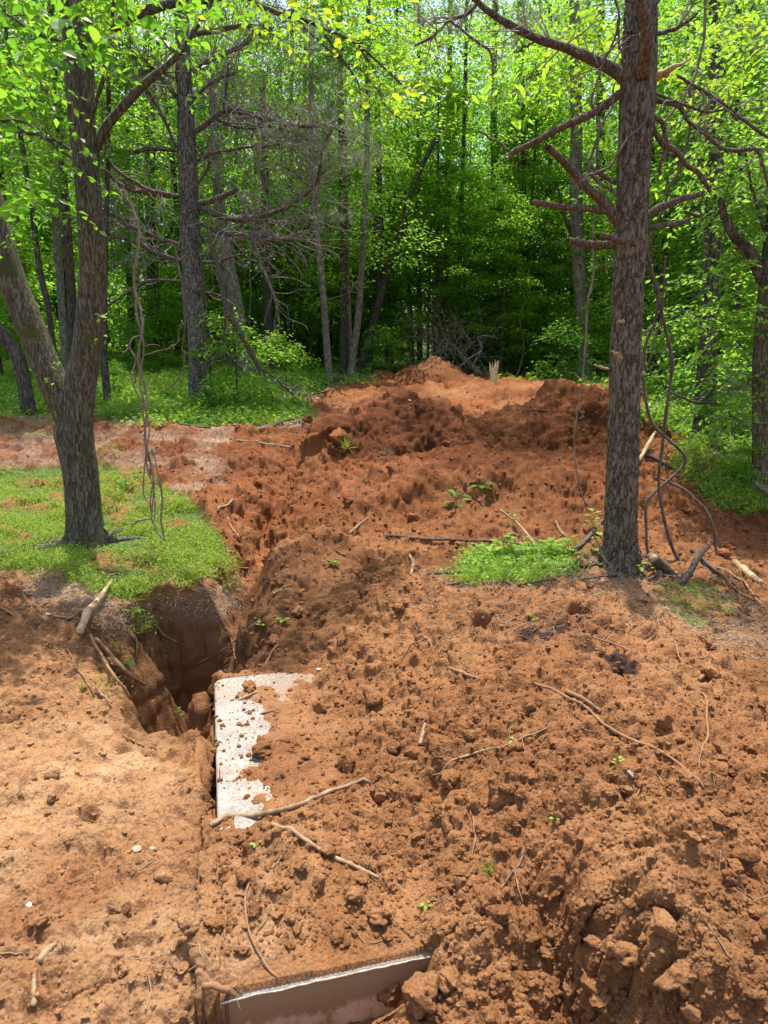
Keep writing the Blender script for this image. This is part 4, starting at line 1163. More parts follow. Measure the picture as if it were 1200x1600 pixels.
sp = scatter([(1050, 690), (1090, 690), (1200, 700), (1230, 800), (1200, 802), (1130, 790), (1060, 730)], 1700, g3, (4, 14))
grass_patch('grass', sp, 8, .09, .009, g3, 'grass', .7, .05, -.03, .7)
sp = scatter([(1000, 640), (1010, 600), (1200, 600), (1230, 700), (1100, 690), (1020, 660)], 1700, g3, (7, 40))
grass_patch('undergrowth', sp, 7, .24, .02, g3, 'weed', .8, .14, -.15, .5)
sp = scatter([(735, 862), (860, 855), (900, 862), (880, 895), (790, 912), (715, 908)], 460, g3, (3.5, 7))
grass_patch('grass', sp, 8, .10, .008, g3, 'weed', .8, .035, .1, .35)
sp = scatter([(1040, 905), (1115, 915), (1150, 950), (1080, 960), (1040, 940)], 90, g3, (3, 7))
grass_patch('grass', sp, 8, .07, .004, g3, 'weed', .3, .03, 0, .4)
for poly, n_ in (([(0, 660), (60, 655), (130, 668), (90, 685), (0, 690)], 120), ([(150, 695), (190, 690), (182, 715), (160, 712)], 40), ([(330, 600 + 70), (480, 665), (490, 690), (340, 690)], 50), ([(330, 880), (370, 870), (380, 910), (340, 930)], 60), ([(200, 965), (225, 950), (240, 985), (205, 990)], 50), ([(120, 1030), (190, 1000), (200, 1090), (170, 1100)], 45)):
    sp = scatter(poly, n_, g3, (2.5, 14))
    if len(sp): grass_patch('grass', sp, 7, .055, .005, g3, 'grass', .5, .03, 0, .6)
# straw and needles nobody could count on the duff
def straw(polys, n, g, L0, yr):
    mb = MB(); per = n // len(polys)
    for poly in polys:
        sp = scatter(poly, per, g, yr)
        m = len(sp)
        if not m: continue
        d = rdir(m, g); d[:, 2] *= .18; d = norm(d); s_d = norm(np.cross(d, np.array([[0, 0, 1.0]])))
        L = L0 * g.uniform(.4, 1.5, m)[:, None]; w = .0016
        b = sp + np.array([[0, 0, .006]]) + g.normal(size=(m, 3)) * [.02, .02, .004]
        v = np.stack([b - s_d * w, b + s_d * w, b + d * L], 1).reshape(-1, 3)
        mb.add(v, tris=np.arange(m)[:, None] * 3 + np.array([[0, 1, 2]]))
    tag(mb.build('straw_litter', M['straw'], smooth=False), kind='stuff')
straw([[(-30, 650), (480, 660), (490, 690), (340, 700), (380, 720), (300, 785), (230, 740), (-30, 740)], [(60, 885), (150, 925), (210, 950), (330, 920), (375, 905), (385, 955), (340, 960), (240, 950), (190, 990), (110, 960), (40, 920)],
       [(650, 895), (950, 885), (1040, 900), (1200, 940), (1210, 1040), (1100, 1005), (1010, 945), (900, 925), (820, 920)]], 9000, g3, .06, (3, 14))

# ------------------------------------------------------------------ little plants
def sprout(px, py, hpx, nleaf, leafpx, label, cat='seedling', name='seedling', mat='leaf_near', spread=1.0, droop=.15, Y=None):
    """stem with single leaves, each its own part"""
    loc = G(px, py)[0] if Y is None else P(px, py, Y)
    dd = depth_of(loc); H = hpx / FPX * dd; LL = leafpx / FPX * dd
    g = np.random.default_rng(int(px * 7 + py))
    root = empty(name, loc, label, cat)
    p = wig(crom(np.array([[0, 0, -.02, LL * .05], [LL * .1, 0, H * .5, LL * .04], [0, LL * .1, H, LL * .025]]), 5), LL * .1, g)
    mb = MB(); tube(mb, p, 5); mb.build('stem', M['weed'], root)
    for i in range(nleaf):
        t = g.uniform(.35, 1); k = int(t * (len(p) - 1)); b = p[k, :3]
        an = i * 2.4 + g.uniform(-.3, .3); d = norm(np.array([math.cos(an), math.sin(an), g.uniform(-droop, .5)]))
        lf = bpy.data.objects.new('leaf', LEAF[mat][g.integers(3)])
        q = Vector(d).to_track_quat('X', 'Z'); s = LL * g.uniform(.7, 1.15)
        st = b + d * LL * .35 * spread
        lf.location = st; lf.rotation_mode = 'QUATERNION'; lf.rotation_quaternion = q; lf.scale = (s, s, s)
        COL.objects.link(lf); lf.parent = root
    return root

def leaf_mesh(kind, mat, seed):
    """unit-length single leaf along +X, normal +Z"""
    g = np.random.default_rng(seed)
    if kind == 'lobed': st = [(0, .0), (.08, .20), (.14, .50), (.30, .30), (.42, .56), (.56, .28), (.76, .30), (1.0, 0)]
    elif kind == 'oval': st = [(0, 0), (.10, .15), (.28, .30), (.48, .33), (.68, .24), (.86, .11), (1.0, 0)]
    else: st = [(0, 0), (.15, .09), (.4, .16), (.65, .14), (.85, .07), (1.0, 0)]
    v = []; q = []; t = []
    for x, w in st:
        z = -.16 * x * x + g.normal() * .006
        v += [(x, w, z + w * .22), (x, 0, z), (x, -w, z + w * .22)]
    for k in range(len(st) - 1):
        a, b = 3 * k, 3 * k + 3
        q += [[a, a + 1, b + 1, b], [a + 1, a + 2, b + 2, b + 1]]
    mb = MB(); mb.add(np.array(v), quads=q, var=np.full(len(q), g.uniform(.3, .8)))
    return mb.mesh('leaf', M[mat], False)
LEAF = {'leaf_near': [leaf_mesh('oval', 'leaf_near', i) for i in range(3)], 'maple': [leaf_mesh('lobed', 'leaf_near', i + 5) for i in range(3)],
        'leaf_yellow': [leaf_mesh('oval', 'leaf_yellow', i + 9) for i in range(3)], 'long': [leaf_mesh('long', 'leaf', i + 12) for i in range(3)], 'weed': [leaf_mesh('oval', 'weed', i + 15) for i in range(3)]}

sprout(712, 792, 22, 8, 20, 'pale seedling with drooping leaves on the red field, the larger of two')
sprout(752, 768, 16, 6, 17, 'smaller pale seedling behind the larger one on the red field')
sprout(762, 784, 8, 4, 9, 'tiny green seedling between the heaps')
sprout(205, 968, 24, 6, 15, 'small broad leaved weed on the left pit rim', 'weed', 'weed_plant')
sprout(190, 1046, 14, 4, 18, 'two leaved seedling growing beside the thick pit root')
sprout(275, 1122, 14, 6, 9, 'green seedling at the bottom of the pit')
sprout(168, 832 + 12, 30, 8, 15, 'bright leafy weed at the foot of the forked tree', 'weed', 'weed_plant', spread=1.3)
sprout(196, 770, 30, 7, 16, 'round leaved weed in the middle of the grass patch', 'weed', 'weed_plant')
sprout(60, 760, 16, 7, 11, 'leafy weed at the back of the grass patch', 'weed', 'weed_plant')
for i, (a, b, h, nl, lw, lab) in enumerate([(745, 892, 26, 14, 18, 'bushy weed at the left end of the green patch'), (800, 895, 24, 14, 17, 'bushy weed at the front of the green patch'), (860, 872, 26, 12, 15, 'leafy weed under the leaning pale twig'), (760, 880, 32, 12, 17, 'tall leafy weed at the left of the green patch'), (785, 868, 36, 12, 18, 'broad leaved weed in the middle of the green patch'),
        (820, 880, 30, 12, 17, 'light green weed at the right of the green patch'), (845, 892, 20, 9, 14, 'low weed in front of the fallen branch'), (885, 868, 30, 12, 14, 'small leaved plant left of the pine'),
        (925, 830, 34, 14, 12, 'yellow green plant against the pine trunk'), (940, 865, 30, 12, 15, 'leafy sprout at the foot of the pine'), (800, 822, 16, 6, 9, 'thin sprout on the red soil above the green patch'),
        (995, 895, 18, 8, 12, 'small weed right of the pine base'), (1020, 890, 20, 8, 12, 'weed between the pine and the cut log'), (945, 890, 14, 6, 10, 'tiny weed in front of the pine base')]):
    sprout(a, b, h, nl, lw, lab, 'weed', 'weed_plant', 'weed')
for a, b, lab in ((805, 1165, 'withered leafy sprig on the cut stem'), (868, 1285, 'tiny green sprig in the middle of the heap'), (665, 1420, 'small green sprig low in the heap'), (965, 1195, 'pale green sprig beside the shrivelled leaf'),
                  (440, 975, 'green sprig on the dark slope'), (410, 983, 'second green sprig on the dark slope'), (520, 885, 'dark grassy sprig near the crest behind the slab'), (832, 970, 'green sprig near the humus pocket'), (400, 1325, 'thin pale sprig near the lower stick')):
    sprout(a, b, 10, 5, 9, lab, 'sprig', 'sprig', 'weed')
# uprooted tufts
def tuft(px, py, wpx, label, n=60, mat='grass', up=.6):
    loc, _ = G(px, py); dd = depth_of(loc); L = wpx / FPX * dd
    g = np.random.default_rng(int(px)); mb = MB()
    d = rdir(n, g, up); s_ = norm(np.cross(d, rdir(n, g))) * L * .02
    b = g.normal(size=(n, 3)) * L * .1
    v = np.stack([b - s_, b + s_, b + d * L * g.uniform(.4, 1, (n, 1))], 1).reshape(-1, 3)
    mb.add(v, tris=np.arange(n)[:, None] * 3 + np.array([[0, 1, 2]]), var=g.uniform(0, 1, n))
    root = empty('grass_tuft', loc, label, 'grass tuft')
    mb.build('blades', M[mat], root, smooth=False)
    o = bpy.data.objects.new('root_ball', CLODS[int(px) % 7]); o.scale = (L * .3, L * .3, L * .2); COL.objects.link(o); o.parent = root
tuft(770, 1362, 34, 'uprooted grass tuft in the lower middle of the heap', 70)
tuft(540, 700, 30, 'grass tuft with roots under the left shoulder of the middle heap', 80)
tuft(600, 712, 30, 'torn sod with dry roots in front of the middle heap', 90, 'straw')
tuft(570, 752, 22, 'small torn sod low in front of the middle heap', 50, 'straw')
tuft(518, 880, 20, 'dark tuft on the slope crest behind the slab', 30)
tuft(1140, 960, 30, 'spiky green tuft in the straw at the right', 40, 'weed', 1.2)
tuft(100, 1490, 34, 'bleached grass root clump near the rotten wood chip', 110, 'straw', .3)
tuft(395, 1405, 22, 'bleached root tuft by the forked root', 50, 'straw', .3)
tuft(990, 640 + 15, 20, 'dry tuft at the right heap crest', 40, 'straw')
tuft(130, 1095 - 20, 22, 'green tuft on the left pit shoulder', 50)

# ------------------------------------------------------------------ foliage meshes shared by the woodland
def crown_mesh(name, seed, z0, z1, rad, nclump, per, L, mat, flat=.35, top=.6, hollow=.3, cr=.55, cone_=False):
    """leaf clumps through the volume of a crown; returns the mesh and the clump centres"""
    g = np.random.default_rng(seed); mb = MB()
    t = g.random(nclump); z = z0 + (z1 - z0) * t
    prof = np.sin(np.pi * np.clip((t * .82 + .14), 0, 1)) ** .7
    an = g.uniform(0, 6.283, nclump); rr = rad * prof * (hollow + (1 - hollow) * g.random(nclump) ** .6) * g.uniform(.7, 1.15, nclump)
    C = np.stack([np.cos(an) * rr, np.sin(an) * rr, z], -1)
    cs = cr * g.uniform(.55, 1.25, nclump)
    if cone_:
        prof = 1.0 - .72 * t
        rr = rad * prof * (hollow + (1 - hollow) * g.random(nclump) ** .6) * g.uniform(.75, 1.15, nclump)
        C = np.stack([np.cos(an) * rr, np.sin(an) * rr, z], -1)
    n = nclump * per
    ci = np.repeat(np.arange(nclump), per)
    off = g.normal(size=(n, 3)) * .5; off[:, 2] *= flat
    off -= np.array([0, 0, .25]) * (off[:, :1] ** 2 + off[:, 1:2] ** 2)
    b = C[ci] + off * cs[ci][:, None]
    out = norm(off + np.stack([np.cos(an), np.sin(an), np.zeros(nclump)], -1)[ci] * .6 + g.normal(size=(n, 3)) * .35)
    out[:, 2] = out[:, 2] * .5 - .12; out = norm(out)
    nm = norm(g.normal(size=(n, 3)) * .55 + np.array([0, 0, 1.0]))
    cv = g.normal(0, .14, nclump)
    leafs(mb, b, out, nm, L * g.uniform(.65, 1.25, n), L * .62, np.clip(.48 + cv[ci] + g.normal(0, .13, n), 0, 1))
    return mb.mesh(name, M[mat], False), C

def trunk_mesh(name, seed, h, r, C, mat, lean=.04, limbs=26, sides=7, zmin=0.0, top=.25):
    g = np.random.default_rng(seed); mb = MB()
    k = 9; z = np.linspace(0, h, k)
    p = np.stack([np.cumsum(g.normal(0, lean, k)) * np.linspace(0, 1, k), np.cumsum(g.normal(0, lean, k)) * np.linspace(0, 1, k), z, r * (1 - (1 - top) * (z / h) ** .9)], -1)
    p[0, 3] *= 1.35; p[0, 2] = -.3
    pp = crom(p, 3); tube(mb, pp, sides, .12, seed)
    zz = pp[:, 2]
    order = g.permutation(len(C))[:limbs]
    for i in order:
        c = C[i]; zb = max(zmin, c[2] - .35 * math.hypot(c[0], c[1]) - .2)
        j = min(np.searchsorted(zz, zb), len(pp) - 1); a = pp[j]
        rb = a[3] * g.uniform(.22, .4)
        m1 = a[:3] * .55 + c * .45 + g.normal(size=3) * .1 + np.array([0, 0, .1])
        tube(mb, crom(np.array([[*a[:3], rb], [*m1, rb * .6], [*c, rb * .2]]), 3), 5, cap=False)
    return mb.mesh(name, M[mat], True)

VAR = []
def variant(seed, h, r, z0, rad, ncl, per, L, mat, tmat, **kw):
    if ncl > 90: ncl = int(ncl * .66)
    lk = {k: kw.pop(k) for k in ('lean', 'limbs', 'sides') if k in kw}
    cm, C = crown_mesh('crown', seed, z0, h, rad, ncl, per, L, mat, **kw)
    VAR.append((trunk_mesh('trunk', seed + 1, h * .97, r, C, tmat, **lk), cm, h))
    return len(VAR) - 1
TALL = [variant(500, 15, .13, 3.6, 2.3, 120, 78, .125, 'leaf', 'wood_bark', cr=.75), variant(510, 17, .16, 4.5, 2.6, 130, 78, .13, 'leaf', 'wood_bark', cr=.8), variant(520, 13, .10, 2.6, 2.0, 105, 95, .12, 'leaf', 'pale_bark', cr=.7)]
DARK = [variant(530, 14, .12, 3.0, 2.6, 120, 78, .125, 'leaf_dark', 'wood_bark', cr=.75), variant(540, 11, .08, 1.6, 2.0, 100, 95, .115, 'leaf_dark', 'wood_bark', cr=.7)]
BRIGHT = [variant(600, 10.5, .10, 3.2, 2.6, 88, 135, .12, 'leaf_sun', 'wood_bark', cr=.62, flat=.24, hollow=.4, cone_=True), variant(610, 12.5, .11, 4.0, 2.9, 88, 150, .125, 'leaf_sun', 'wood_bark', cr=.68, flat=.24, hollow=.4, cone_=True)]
SMALL = [variant(550, 6.5, .05, .9, 1.5, 75, 95, .105, 'leaf', 'wood_bark', cr=.6, flat=.22), variant(560, 5.0, .04, .5, 1.3, 60, 95, .10, 'leaf', 'wood_bark', cr=.55, flat=.22), variant(570, 7.5, .055, 1.2, 1.7, 80, 95, .11, 'leaf_dark', 'wood_bark', cr=.65, flat=.2)]
SHRUB = [variant(580, 1.9, .022, .15, .75, 30, 60, .085, 'leaf', 'wood_bark', cr=.38, flat=.3, limbs=14), variant(590, 1.3, .016, .1, .6, 22, 60, .08, 'leaf_dark', 'wood_bark', cr=.34, flat=.3, limbs=12)]
for i in range(len(VAR)): pass

def plant_tree(v, x, y, s, label, group, name='woodland_tree', cat='tree', rz=None, sxy=None, tilt=0.0, z=None):
    zz = drop(x, y)[0].z if z is None else z
    root = empty(name, (x, y, zz), label, cat, group)
    root.rotation_euler = (rnd.uniform(-tilt, tilt), rnd.uniform(-tilt, tilt), rnd.uniform(0, 6.28) if rz is None else rz)
    k = s if sxy is None else sxy
    root.scale = (k, k, s)
    for nm, me in (('trunk', VAR[v][0]), ('crown', VAR[v][1])):
        o = bpy.data.objects.new(nm, me); COL.objects.link(o); o.parent = root
    return root
# ------------------------------------------------------------------ the woodland behind and beside the clearing
def free(x, y, m=0.0):
    """outside the dug clearing"""
    if y < 19.5 + m and -3.2 - m < x < 5.2 + m: return False
    if y < 13.5 and x < 0: return False
    if y < 12 and x > 0 and x < .42 * y + 1.2: return False
    return True
placed = []
def try_place(x, y, dmin):
    for a, b in placed:
        if (a - x) ** 2 + (b - y) ** 2 < dmin * dmin: return False
    placed.append((x, y)); return True
gw = random.Random(77)
bands = [  # y0, y1, count, variants, group, label, dmin, scale
    (20.5, 27, 9, TALL + DARK, 'slender trees along the back edge of the clearing', 'slender leafy tree along the back edge of the clearing', 1.5, (.55, .72)),
    (27, 36, 28, TALL + DARK + BRIGHT, 'slender trees deeper in the wood', 'slender dark trunked tree deeper in the wood', 1.6, (.72, .92)),
    (36, 52, 60, TALL + DARK, 'farthest trees of the wood', 'far tree closing the view at the back of the wood', 2.2, (1.05, 1.35)),
    (20, 32, 48, SMALL, 'small understorey trees under the wood', 'small leafy understorey tree between taller trunks', 1.2, (.75, 1.15)),
]
for y0, y1, cnt_, vs, grp, lab, dm, sc in bands:
    k = tries = 0
    while k < cnt_ and tries < 4000:
        tries += 1
        y = gw.uniform(y0, y1); x = gw.uniform(-.62 * y - 2.5, .62 * y + 2.5)
        if not free(x, y) or not try_place(x, y, dm): continue
        v = gw.choice(vs); s = gw.uniform(*sc)
        if v in SMALL: plant_tree(v, x, y, s, lab, grp, 'understorey_tree', 'tree', tilt=.06)
        else: plant_tree(v, x, y, s, lab, grp, tilt=.05)
        k += 1
for k in range(110):
    y = gw.uniform(21.5, 46); x = gw.uniform(-.62 * y - 2.5, .62 * y + 2.5)
    plant_tree(gw.choice(SHRUB), x, y, gw.uniform(1.3, 2.6), 'low shrub growing between the trunks in the depth of the wood', 'shrubs between the trunks deep in the wood', 'shrub', 'shrub')
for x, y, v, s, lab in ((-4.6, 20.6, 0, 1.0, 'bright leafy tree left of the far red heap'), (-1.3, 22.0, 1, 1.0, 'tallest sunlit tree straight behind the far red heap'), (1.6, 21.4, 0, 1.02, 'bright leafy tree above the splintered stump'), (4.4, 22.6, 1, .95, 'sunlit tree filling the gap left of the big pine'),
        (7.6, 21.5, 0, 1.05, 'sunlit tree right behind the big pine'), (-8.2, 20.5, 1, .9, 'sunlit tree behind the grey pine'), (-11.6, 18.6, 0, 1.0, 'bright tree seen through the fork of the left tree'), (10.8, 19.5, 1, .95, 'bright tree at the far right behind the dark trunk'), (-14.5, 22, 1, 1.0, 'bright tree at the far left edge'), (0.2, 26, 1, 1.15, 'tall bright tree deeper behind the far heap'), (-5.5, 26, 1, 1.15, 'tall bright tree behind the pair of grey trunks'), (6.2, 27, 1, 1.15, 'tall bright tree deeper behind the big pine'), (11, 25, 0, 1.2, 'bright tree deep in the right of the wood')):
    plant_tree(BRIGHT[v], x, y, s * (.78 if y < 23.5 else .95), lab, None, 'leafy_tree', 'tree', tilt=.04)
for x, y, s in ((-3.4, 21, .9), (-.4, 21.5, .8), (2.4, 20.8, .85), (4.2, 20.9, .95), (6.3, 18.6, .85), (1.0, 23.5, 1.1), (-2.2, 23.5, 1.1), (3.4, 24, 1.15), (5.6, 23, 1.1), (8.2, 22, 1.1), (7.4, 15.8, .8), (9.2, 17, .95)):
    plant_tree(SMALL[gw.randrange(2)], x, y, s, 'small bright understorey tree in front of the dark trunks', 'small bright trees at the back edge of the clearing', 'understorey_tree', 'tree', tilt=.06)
# left side wood, behind the green bank
for x, y, v, s in ((-8.9, 17, TALL[0], .95), (-11, 17, TALL[1], .9), (-6.8, 20.5, DARK[0], .95), (-10, 20, TALL[2], 1), (-5.6, 20.5, TALL[0], .85), (-13, 14, DARK[1], 1), (-8.6, 15.6, SMALL[0], .9), (-5.9, 18.5, SMALL[1], .95), (-12, 20, DARK[0], 1)):
    if try_place(x, y, .5): plant_tree(v, x, y, s, 'leafy tree on the green bank behind the forked tree', 'trees on the green bank at the left', tilt=.05)
# right side wood
for x, y, v, s in ((7.6, 13.2, DARK[0], .85), (8.6, 11, DARK[1], .85), (6.3, 16.5, DARK[1], .95), (7.3, 19, TALL[1], .9), (9.8, 15, TALL[0], .9), (10.5, 12, DARK[0], .9), (5.9, 20, SMALL[2], 1.0), (6.6, 14.4, SMALL[2], .85), (7.6, 9.6, SMALL[0], .8), (8.4, 17.5, SMALL[2], 1.1), (5.6, 7.6, SMALL[0], .55)):
    if try_place(x, y, .5): plant_tree(v, x, y, s, 'shaded leafy tree behind the right edge of the clearing', 'trees behind the right edge', tilt=.05)
# shrubs along the edges
for px, py, Y, v, s, lab in ((372, 625, 12.5, 0, .95, 'bright leafy sapling right of the grey pine at the bank'), (448, 612, 14.0, 0, .72, 'small bright sapling at the end of the green bank'), (215, 588, 17, 1, 1.0, 'low shrub behind the hanging vine'),
        (250, 580, 18, 0, .9, 'shrub left of the grey pine'), (600, 588, 19.2, 0, .7, 'low green shrub left of the far red heap'), (640, 584, 20, 0, 1.0, 'light green shrub behind the far red heap'), (735, 575, 21, 1, 1.1, 'dark shrub right of the far red heap'),
        (815, 590, 21, 1, 1.2, 'dark shrub behind the splintered stump'), (880, 600, 17, 1, 1.1, 'dark shrub behind the right heap crest'), (1040, 610, 13, 1, 1.2, 'dense shrub behind the red soil right of the pine'), (1075, 640, 11.5, 1, .8, 'shrub left of the dark tree'),
        (1150, 660, 10, 1, .95, 'shrub right of the dark tree'), (1180, 700, 8.2, 1, .6, 'low bush beside the mossy edge trunk'), (1130, 700, 8.6, 0, .42, 'sprawling bush at the foot of the dark tree'), (1165, 760, 6.6, 1, .32, 'little bush in front of the edge trunk'),
        (60, 590, 16, 0, .8, 'shrub behind the fork of the left tree'), (20, 560, 19, 1, 1.1, 'shrub at the left edge of the bank'), (345, 640, 12.3, 0, .42, 'low leafy plant at the foot of the grey pine'), (180, 620, 13.5, 1, .5, 'low leafy plant on the bank near the hanging vine'), (410, 648, 11.8, 0, .36, 'low plant at the right corner of the bank')):
    p = P(px, py, Y); plant_tree(SHRUB[v], p.x, p.y, s, lab, None, 'shrub', 'shrub')

# ------------------------------------------------------------------ the trees that stand out, drawn one by one
def hand_tree(name, label, pts, Y, mat, cat='tree', rough=.12, sides=14, per=5, branches=(), crown=None, seed=1, flare=1.0, bumpy=0):
    tr = px_pts(pts, Y)
    base_z = drop(tr[0, 0], tr[0, 1], tr[0, 2] + 1.5)[0].z
    tr[0, 2] = min(tr[0, 2], base_z) - .06
    o0 = (tr[0, 0], tr[0, 1], base_z)
    root = empty(name, o0, label, cat)
    g = np.random.default_rng(seed)
    p = crom(tr, per)
    mb = MB(); tube(mb, p, sides, rough, seed)
    mb.build('trunk', M[mat], root, o0)
    for b in branches:
        add_branch(root, o0, Y, g, **b)
    if crown:
        v, dx, dy, dz, s = crown
        o = bpy.data.objects.new('crown', VAR[v][1]); COL.objects.link(o); o.parent = root
        o.location = (dx, dy, dz); o.scale = (s, s, s)
    return root, o0, p

def add_branch(root, o0, Y, g, pts, mat='dead', name='branch', twigs=0, tl=.35, amp=.01, sides=7, jag=0.0, rough=.25, label=None):
    p = wig(crom(px_pts(pts, Y), 6), amp, g)
    mb = MB(); tube(mb, p, sides, rough, int(pts[0][0]), jag=jag)
    o = mb.build(name, M[mat], root, o0)
    if label: o['label'] = label
    if twigs:
        tb = MB()
        for i in range(int(twigs * (1.8 if 12 < Y < 13 else 1.2))):
            k = g.integers(2, len(p) - 1); a = p[k]; T = norm(p[k, :3] - p[k - 1, :3])
            d = norm(T * .7 + g.normal(size=3) * np.array([.8, .5, .8]))
            L = tl * g.uniform(.4, 1.3); r = min(a[3] * .5, .0055 * max(1, Y / 7))
            q = np.array([[*a[:3], r], [*(a[:3] + d * L * .4 + g.normal(size=3) * L * .05), r * .7], [*(a[:3] + d * L * .75 + g.normal(size=3) * L * .08), r * .5], [*(a[:3] + d * L + g.normal(size=3) * L * .1 + [0, 0, -L * .06]), r * .25]])
            qq = crom(q, 3); tube(tb, qq, 4, cap=False)
            for _ in range(3):
                kk = g.integers(2, len(qq) - 1); d2 = norm(d + g.normal(size=3) * .7); L2 = L * g.uniform(.2, .5)
                tube(tb, np.array([[*qq[kk, :3], r * .4], [*(qq[kk, :3] + d2 * L2), r * .15]]), 3, cap=False)
        tag(tb.build('twigs', M['twig'] if mat == 'dead' else M[mat], o), kind='stuff').location = (0, 0, 0)
        tb_o = o.children[0]
        tb_o.data.transform(Matrix.Translation(-Vector(o0)))
    return o, p

def B(pts, **k): return dict(pts=pts, **k)

# forked maple at the left
YM = 5.4
mroot, mo, _ = hand_tree('forked_tree', 'big forked mossy tree standing on the grass patch at the left', [(136, 858, 78), (134, 838, 64), (131, 800, 56), (126, 740, 56), (119, 700, 58), (115, 676, 60), (114, 655, 46), (114, 640, 20)], YM, 'maple', rough=.10, sides=28, seed=3,
    branches=[B([(119, 705, 46), (121, 660, 49.3), (126, 605, 49.3), (134, 560, 44.2), (140, 500, 40.8), (144, 420, 39.1), (139, 330, 38.2), (133, 240, 38.2), (127, 150, 42.5), (122, 60, 45.9), (117, -40, 42.5), (113, -180, 39.1)], mat='maple', name='main_limb', sides=24, rough=.1, amp=.008),
              B([(117, 708, 44), (111, 662, 44.2), (98, 625, 47.6), (76, 580, 44.2), (46, 510, 42.5), (14, 430, 42.5), (-8, 350, 40.8), (-30, 270, 39.1), (-70, 150, 34), (-120, 0, 30.6)], mat='maple', name='main_limb', sides=24, rough=.1, amp=.008),
              B([(150, 228, 15), (162, 205, 14), (190, 172, 14), (222, 135, 13), (255, 105, 11), (290, 72, 9), (322, 20, 8), (345, -40, 7)], mat='maple', twigs=10, tl=.35),
              B([(178, 45, 10), (192, 36, 17), (215, 20, 16), (250, 10, 14), (300, 3, 13), (340, -5, 11), (370, -20, 9)], mat='maple', twigs=6),
              B([(370, -22, 10), (400, 5, 8), (430, 18, 7), (470, 30, 6), (505, 42, 6), (545, 62, 5), (580, 88, 4), (620, 125, 3), (660, 160, 2)], mat='maple', twigs=16, tl=.25, amp=.006),
              B([(490, 38, 4), (520, 68, 4), (535, 95, 4), (558, 125, 3), (564, 150, 3), (562, 172, 2)], mat='maple', twigs=5, tl=.2),
              B([(556, 68, 3), (580, 100, 3), (590, 125, 2), (600, 160, 2), (640, 200, 2)], mat='maple', twigs=5, tl=.2),
              B([(450, 24, 3), (490, 55, 3), (520, 85, 3), (560, 108, 2), (600, 150, 2)], mat='maple', twigs=4, tl=.2),
              B([(118, 238, 5), (90, 222, 5), (60, 212, 5), (30, 200, 4), (-10, 185, 3)], mat='maple', twigs=8, tl=.3),
              B([(116, 250, 4), (80, 225, 4), (40, 192, 4), (0, 188, 3)], mat='maple', twigs=6, tl=.3),
              B([(105, 68, 5), (75, 58, 5), (45, 46, 5), (12, 25, 5), (-20, 10, 4)], mat='maple', twigs=7, tl=.3),
              B([(160, 232, 4), (152, 240, 5), (160, 262, 5), (185, 285, 5), (212, 300, 5)], mat='dead', twigs=4, tl=.25),
              B([(166, 245, 4), (180, 262, 5), (200, 278, 5), (222, 292, 6), (255, 302, 6), (280, 306, 5)], mat='dead', twigs=8, tl=.3)])
def root_flare(root, o0, Y, r0, n, mat, seed, L=.42):
    g = np.random.default_rng(seed)
    for i in range(n):
        an = 6.283 * i / n + g.uniform(-.4, .4); d = np.array([math.cos(an), math.sin(an)]); ln = L * g.uniform(.6, 1.2); q = []
        for t in (0, .25, .5, .75, 1.0):
            x, y = o0[0] + d[0] * (r0 * .35 + ln * t) + g.normal() * .01, o0[1] + d[1] * (r0 * .35 + ln * t) + g.normal() * .01
            z = drop(x, y, o0[2] + 1.2)[0].z + (.17 if t == 0 else .035 * (1 - t) - .012)
            q.append((x, y, z, r0 * (.42 - .34 * t ** .6)))
        mb = MB(); tube(mb, crom(np.array(q), 5), 9, .25, seed + i); mb.build('root', M[mat], root, o0)
root_flare(mroot, mo, YM, .15, 6, 'maple', 5)
# leaves of the maple, each its own part
def leaf_parts(root, o0, spots, kind, size, n, g, spread, droop=.35, name='leaf'):
    for i in range(n):
        a, b, Y, sp_ = spots[g.integers(len(spots))]
        p = P(a + g.normal() * sp_, b + g.normal() * sp_ * .7, Y + g.normal() * spread)
        d = norm(np.array([g.normal(), g.normal() * .8, -abs(g.normal()) * droop]))
        lf = bpy.data.objects.new(name, LEAF[kind][g.integers(3)])
        q = Vector(d).to_track_quat('X', 'Z'); s = size * g.uniform(.65, 1.2)
        from mathutils import Quaternion
        lf.rotation_mode = 'QUATERNION'; lf.rotation_quaternion = q @ Quaternion((1, 0, 0), g.normal() * .6)
        lf.location = p - Vector(o0); lf.scale = (s, s, s)
        COL.objects.link(lf); lf.parent = root
gl = np.random.default_rng(91)
leaf_parts(mroot, mo, [(20, 40, 4.2, 40), (70, 60, 4.5, 40), (30, 100, 4.3, 36), (130, 40, 4.4, 34), (150, 15, 4.4, 36), (140, 75, 4.5, 18), (210, 20, 4.6, 30), (240, 60, 4.6, 24), (30, 150, 4.3, 26), (10, 10, 4.2, 30), (75, 95, 4.4, 14), (190, 85, 4.4, 18), (20, 205, 4.4, 20), (30, 320, 4.4, 13), (45, 300, 4.4, 12), (90, 20, 4.4, 30), (300, 20, 4.7, 26), (350, 30, 4.7, 24)], 'leaf_near', .098, 190, gl, .25)
leaf_parts(mroot, mo, [(430, 15, 4.9, 22), (480, 30, 4.9, 22), (540, 60, 5.0, 24), (590, 100, 5.0, 24), (560, 150, 5.0, 16), (630, 120, 5.0, 26), (575, 20, 5.0, 30), (655, 150, 5.1, 20), (520, 10, 5, 24), (600, 160, 5.1, 20)], 'leaf_yellow', .058, 170, gl, .3)
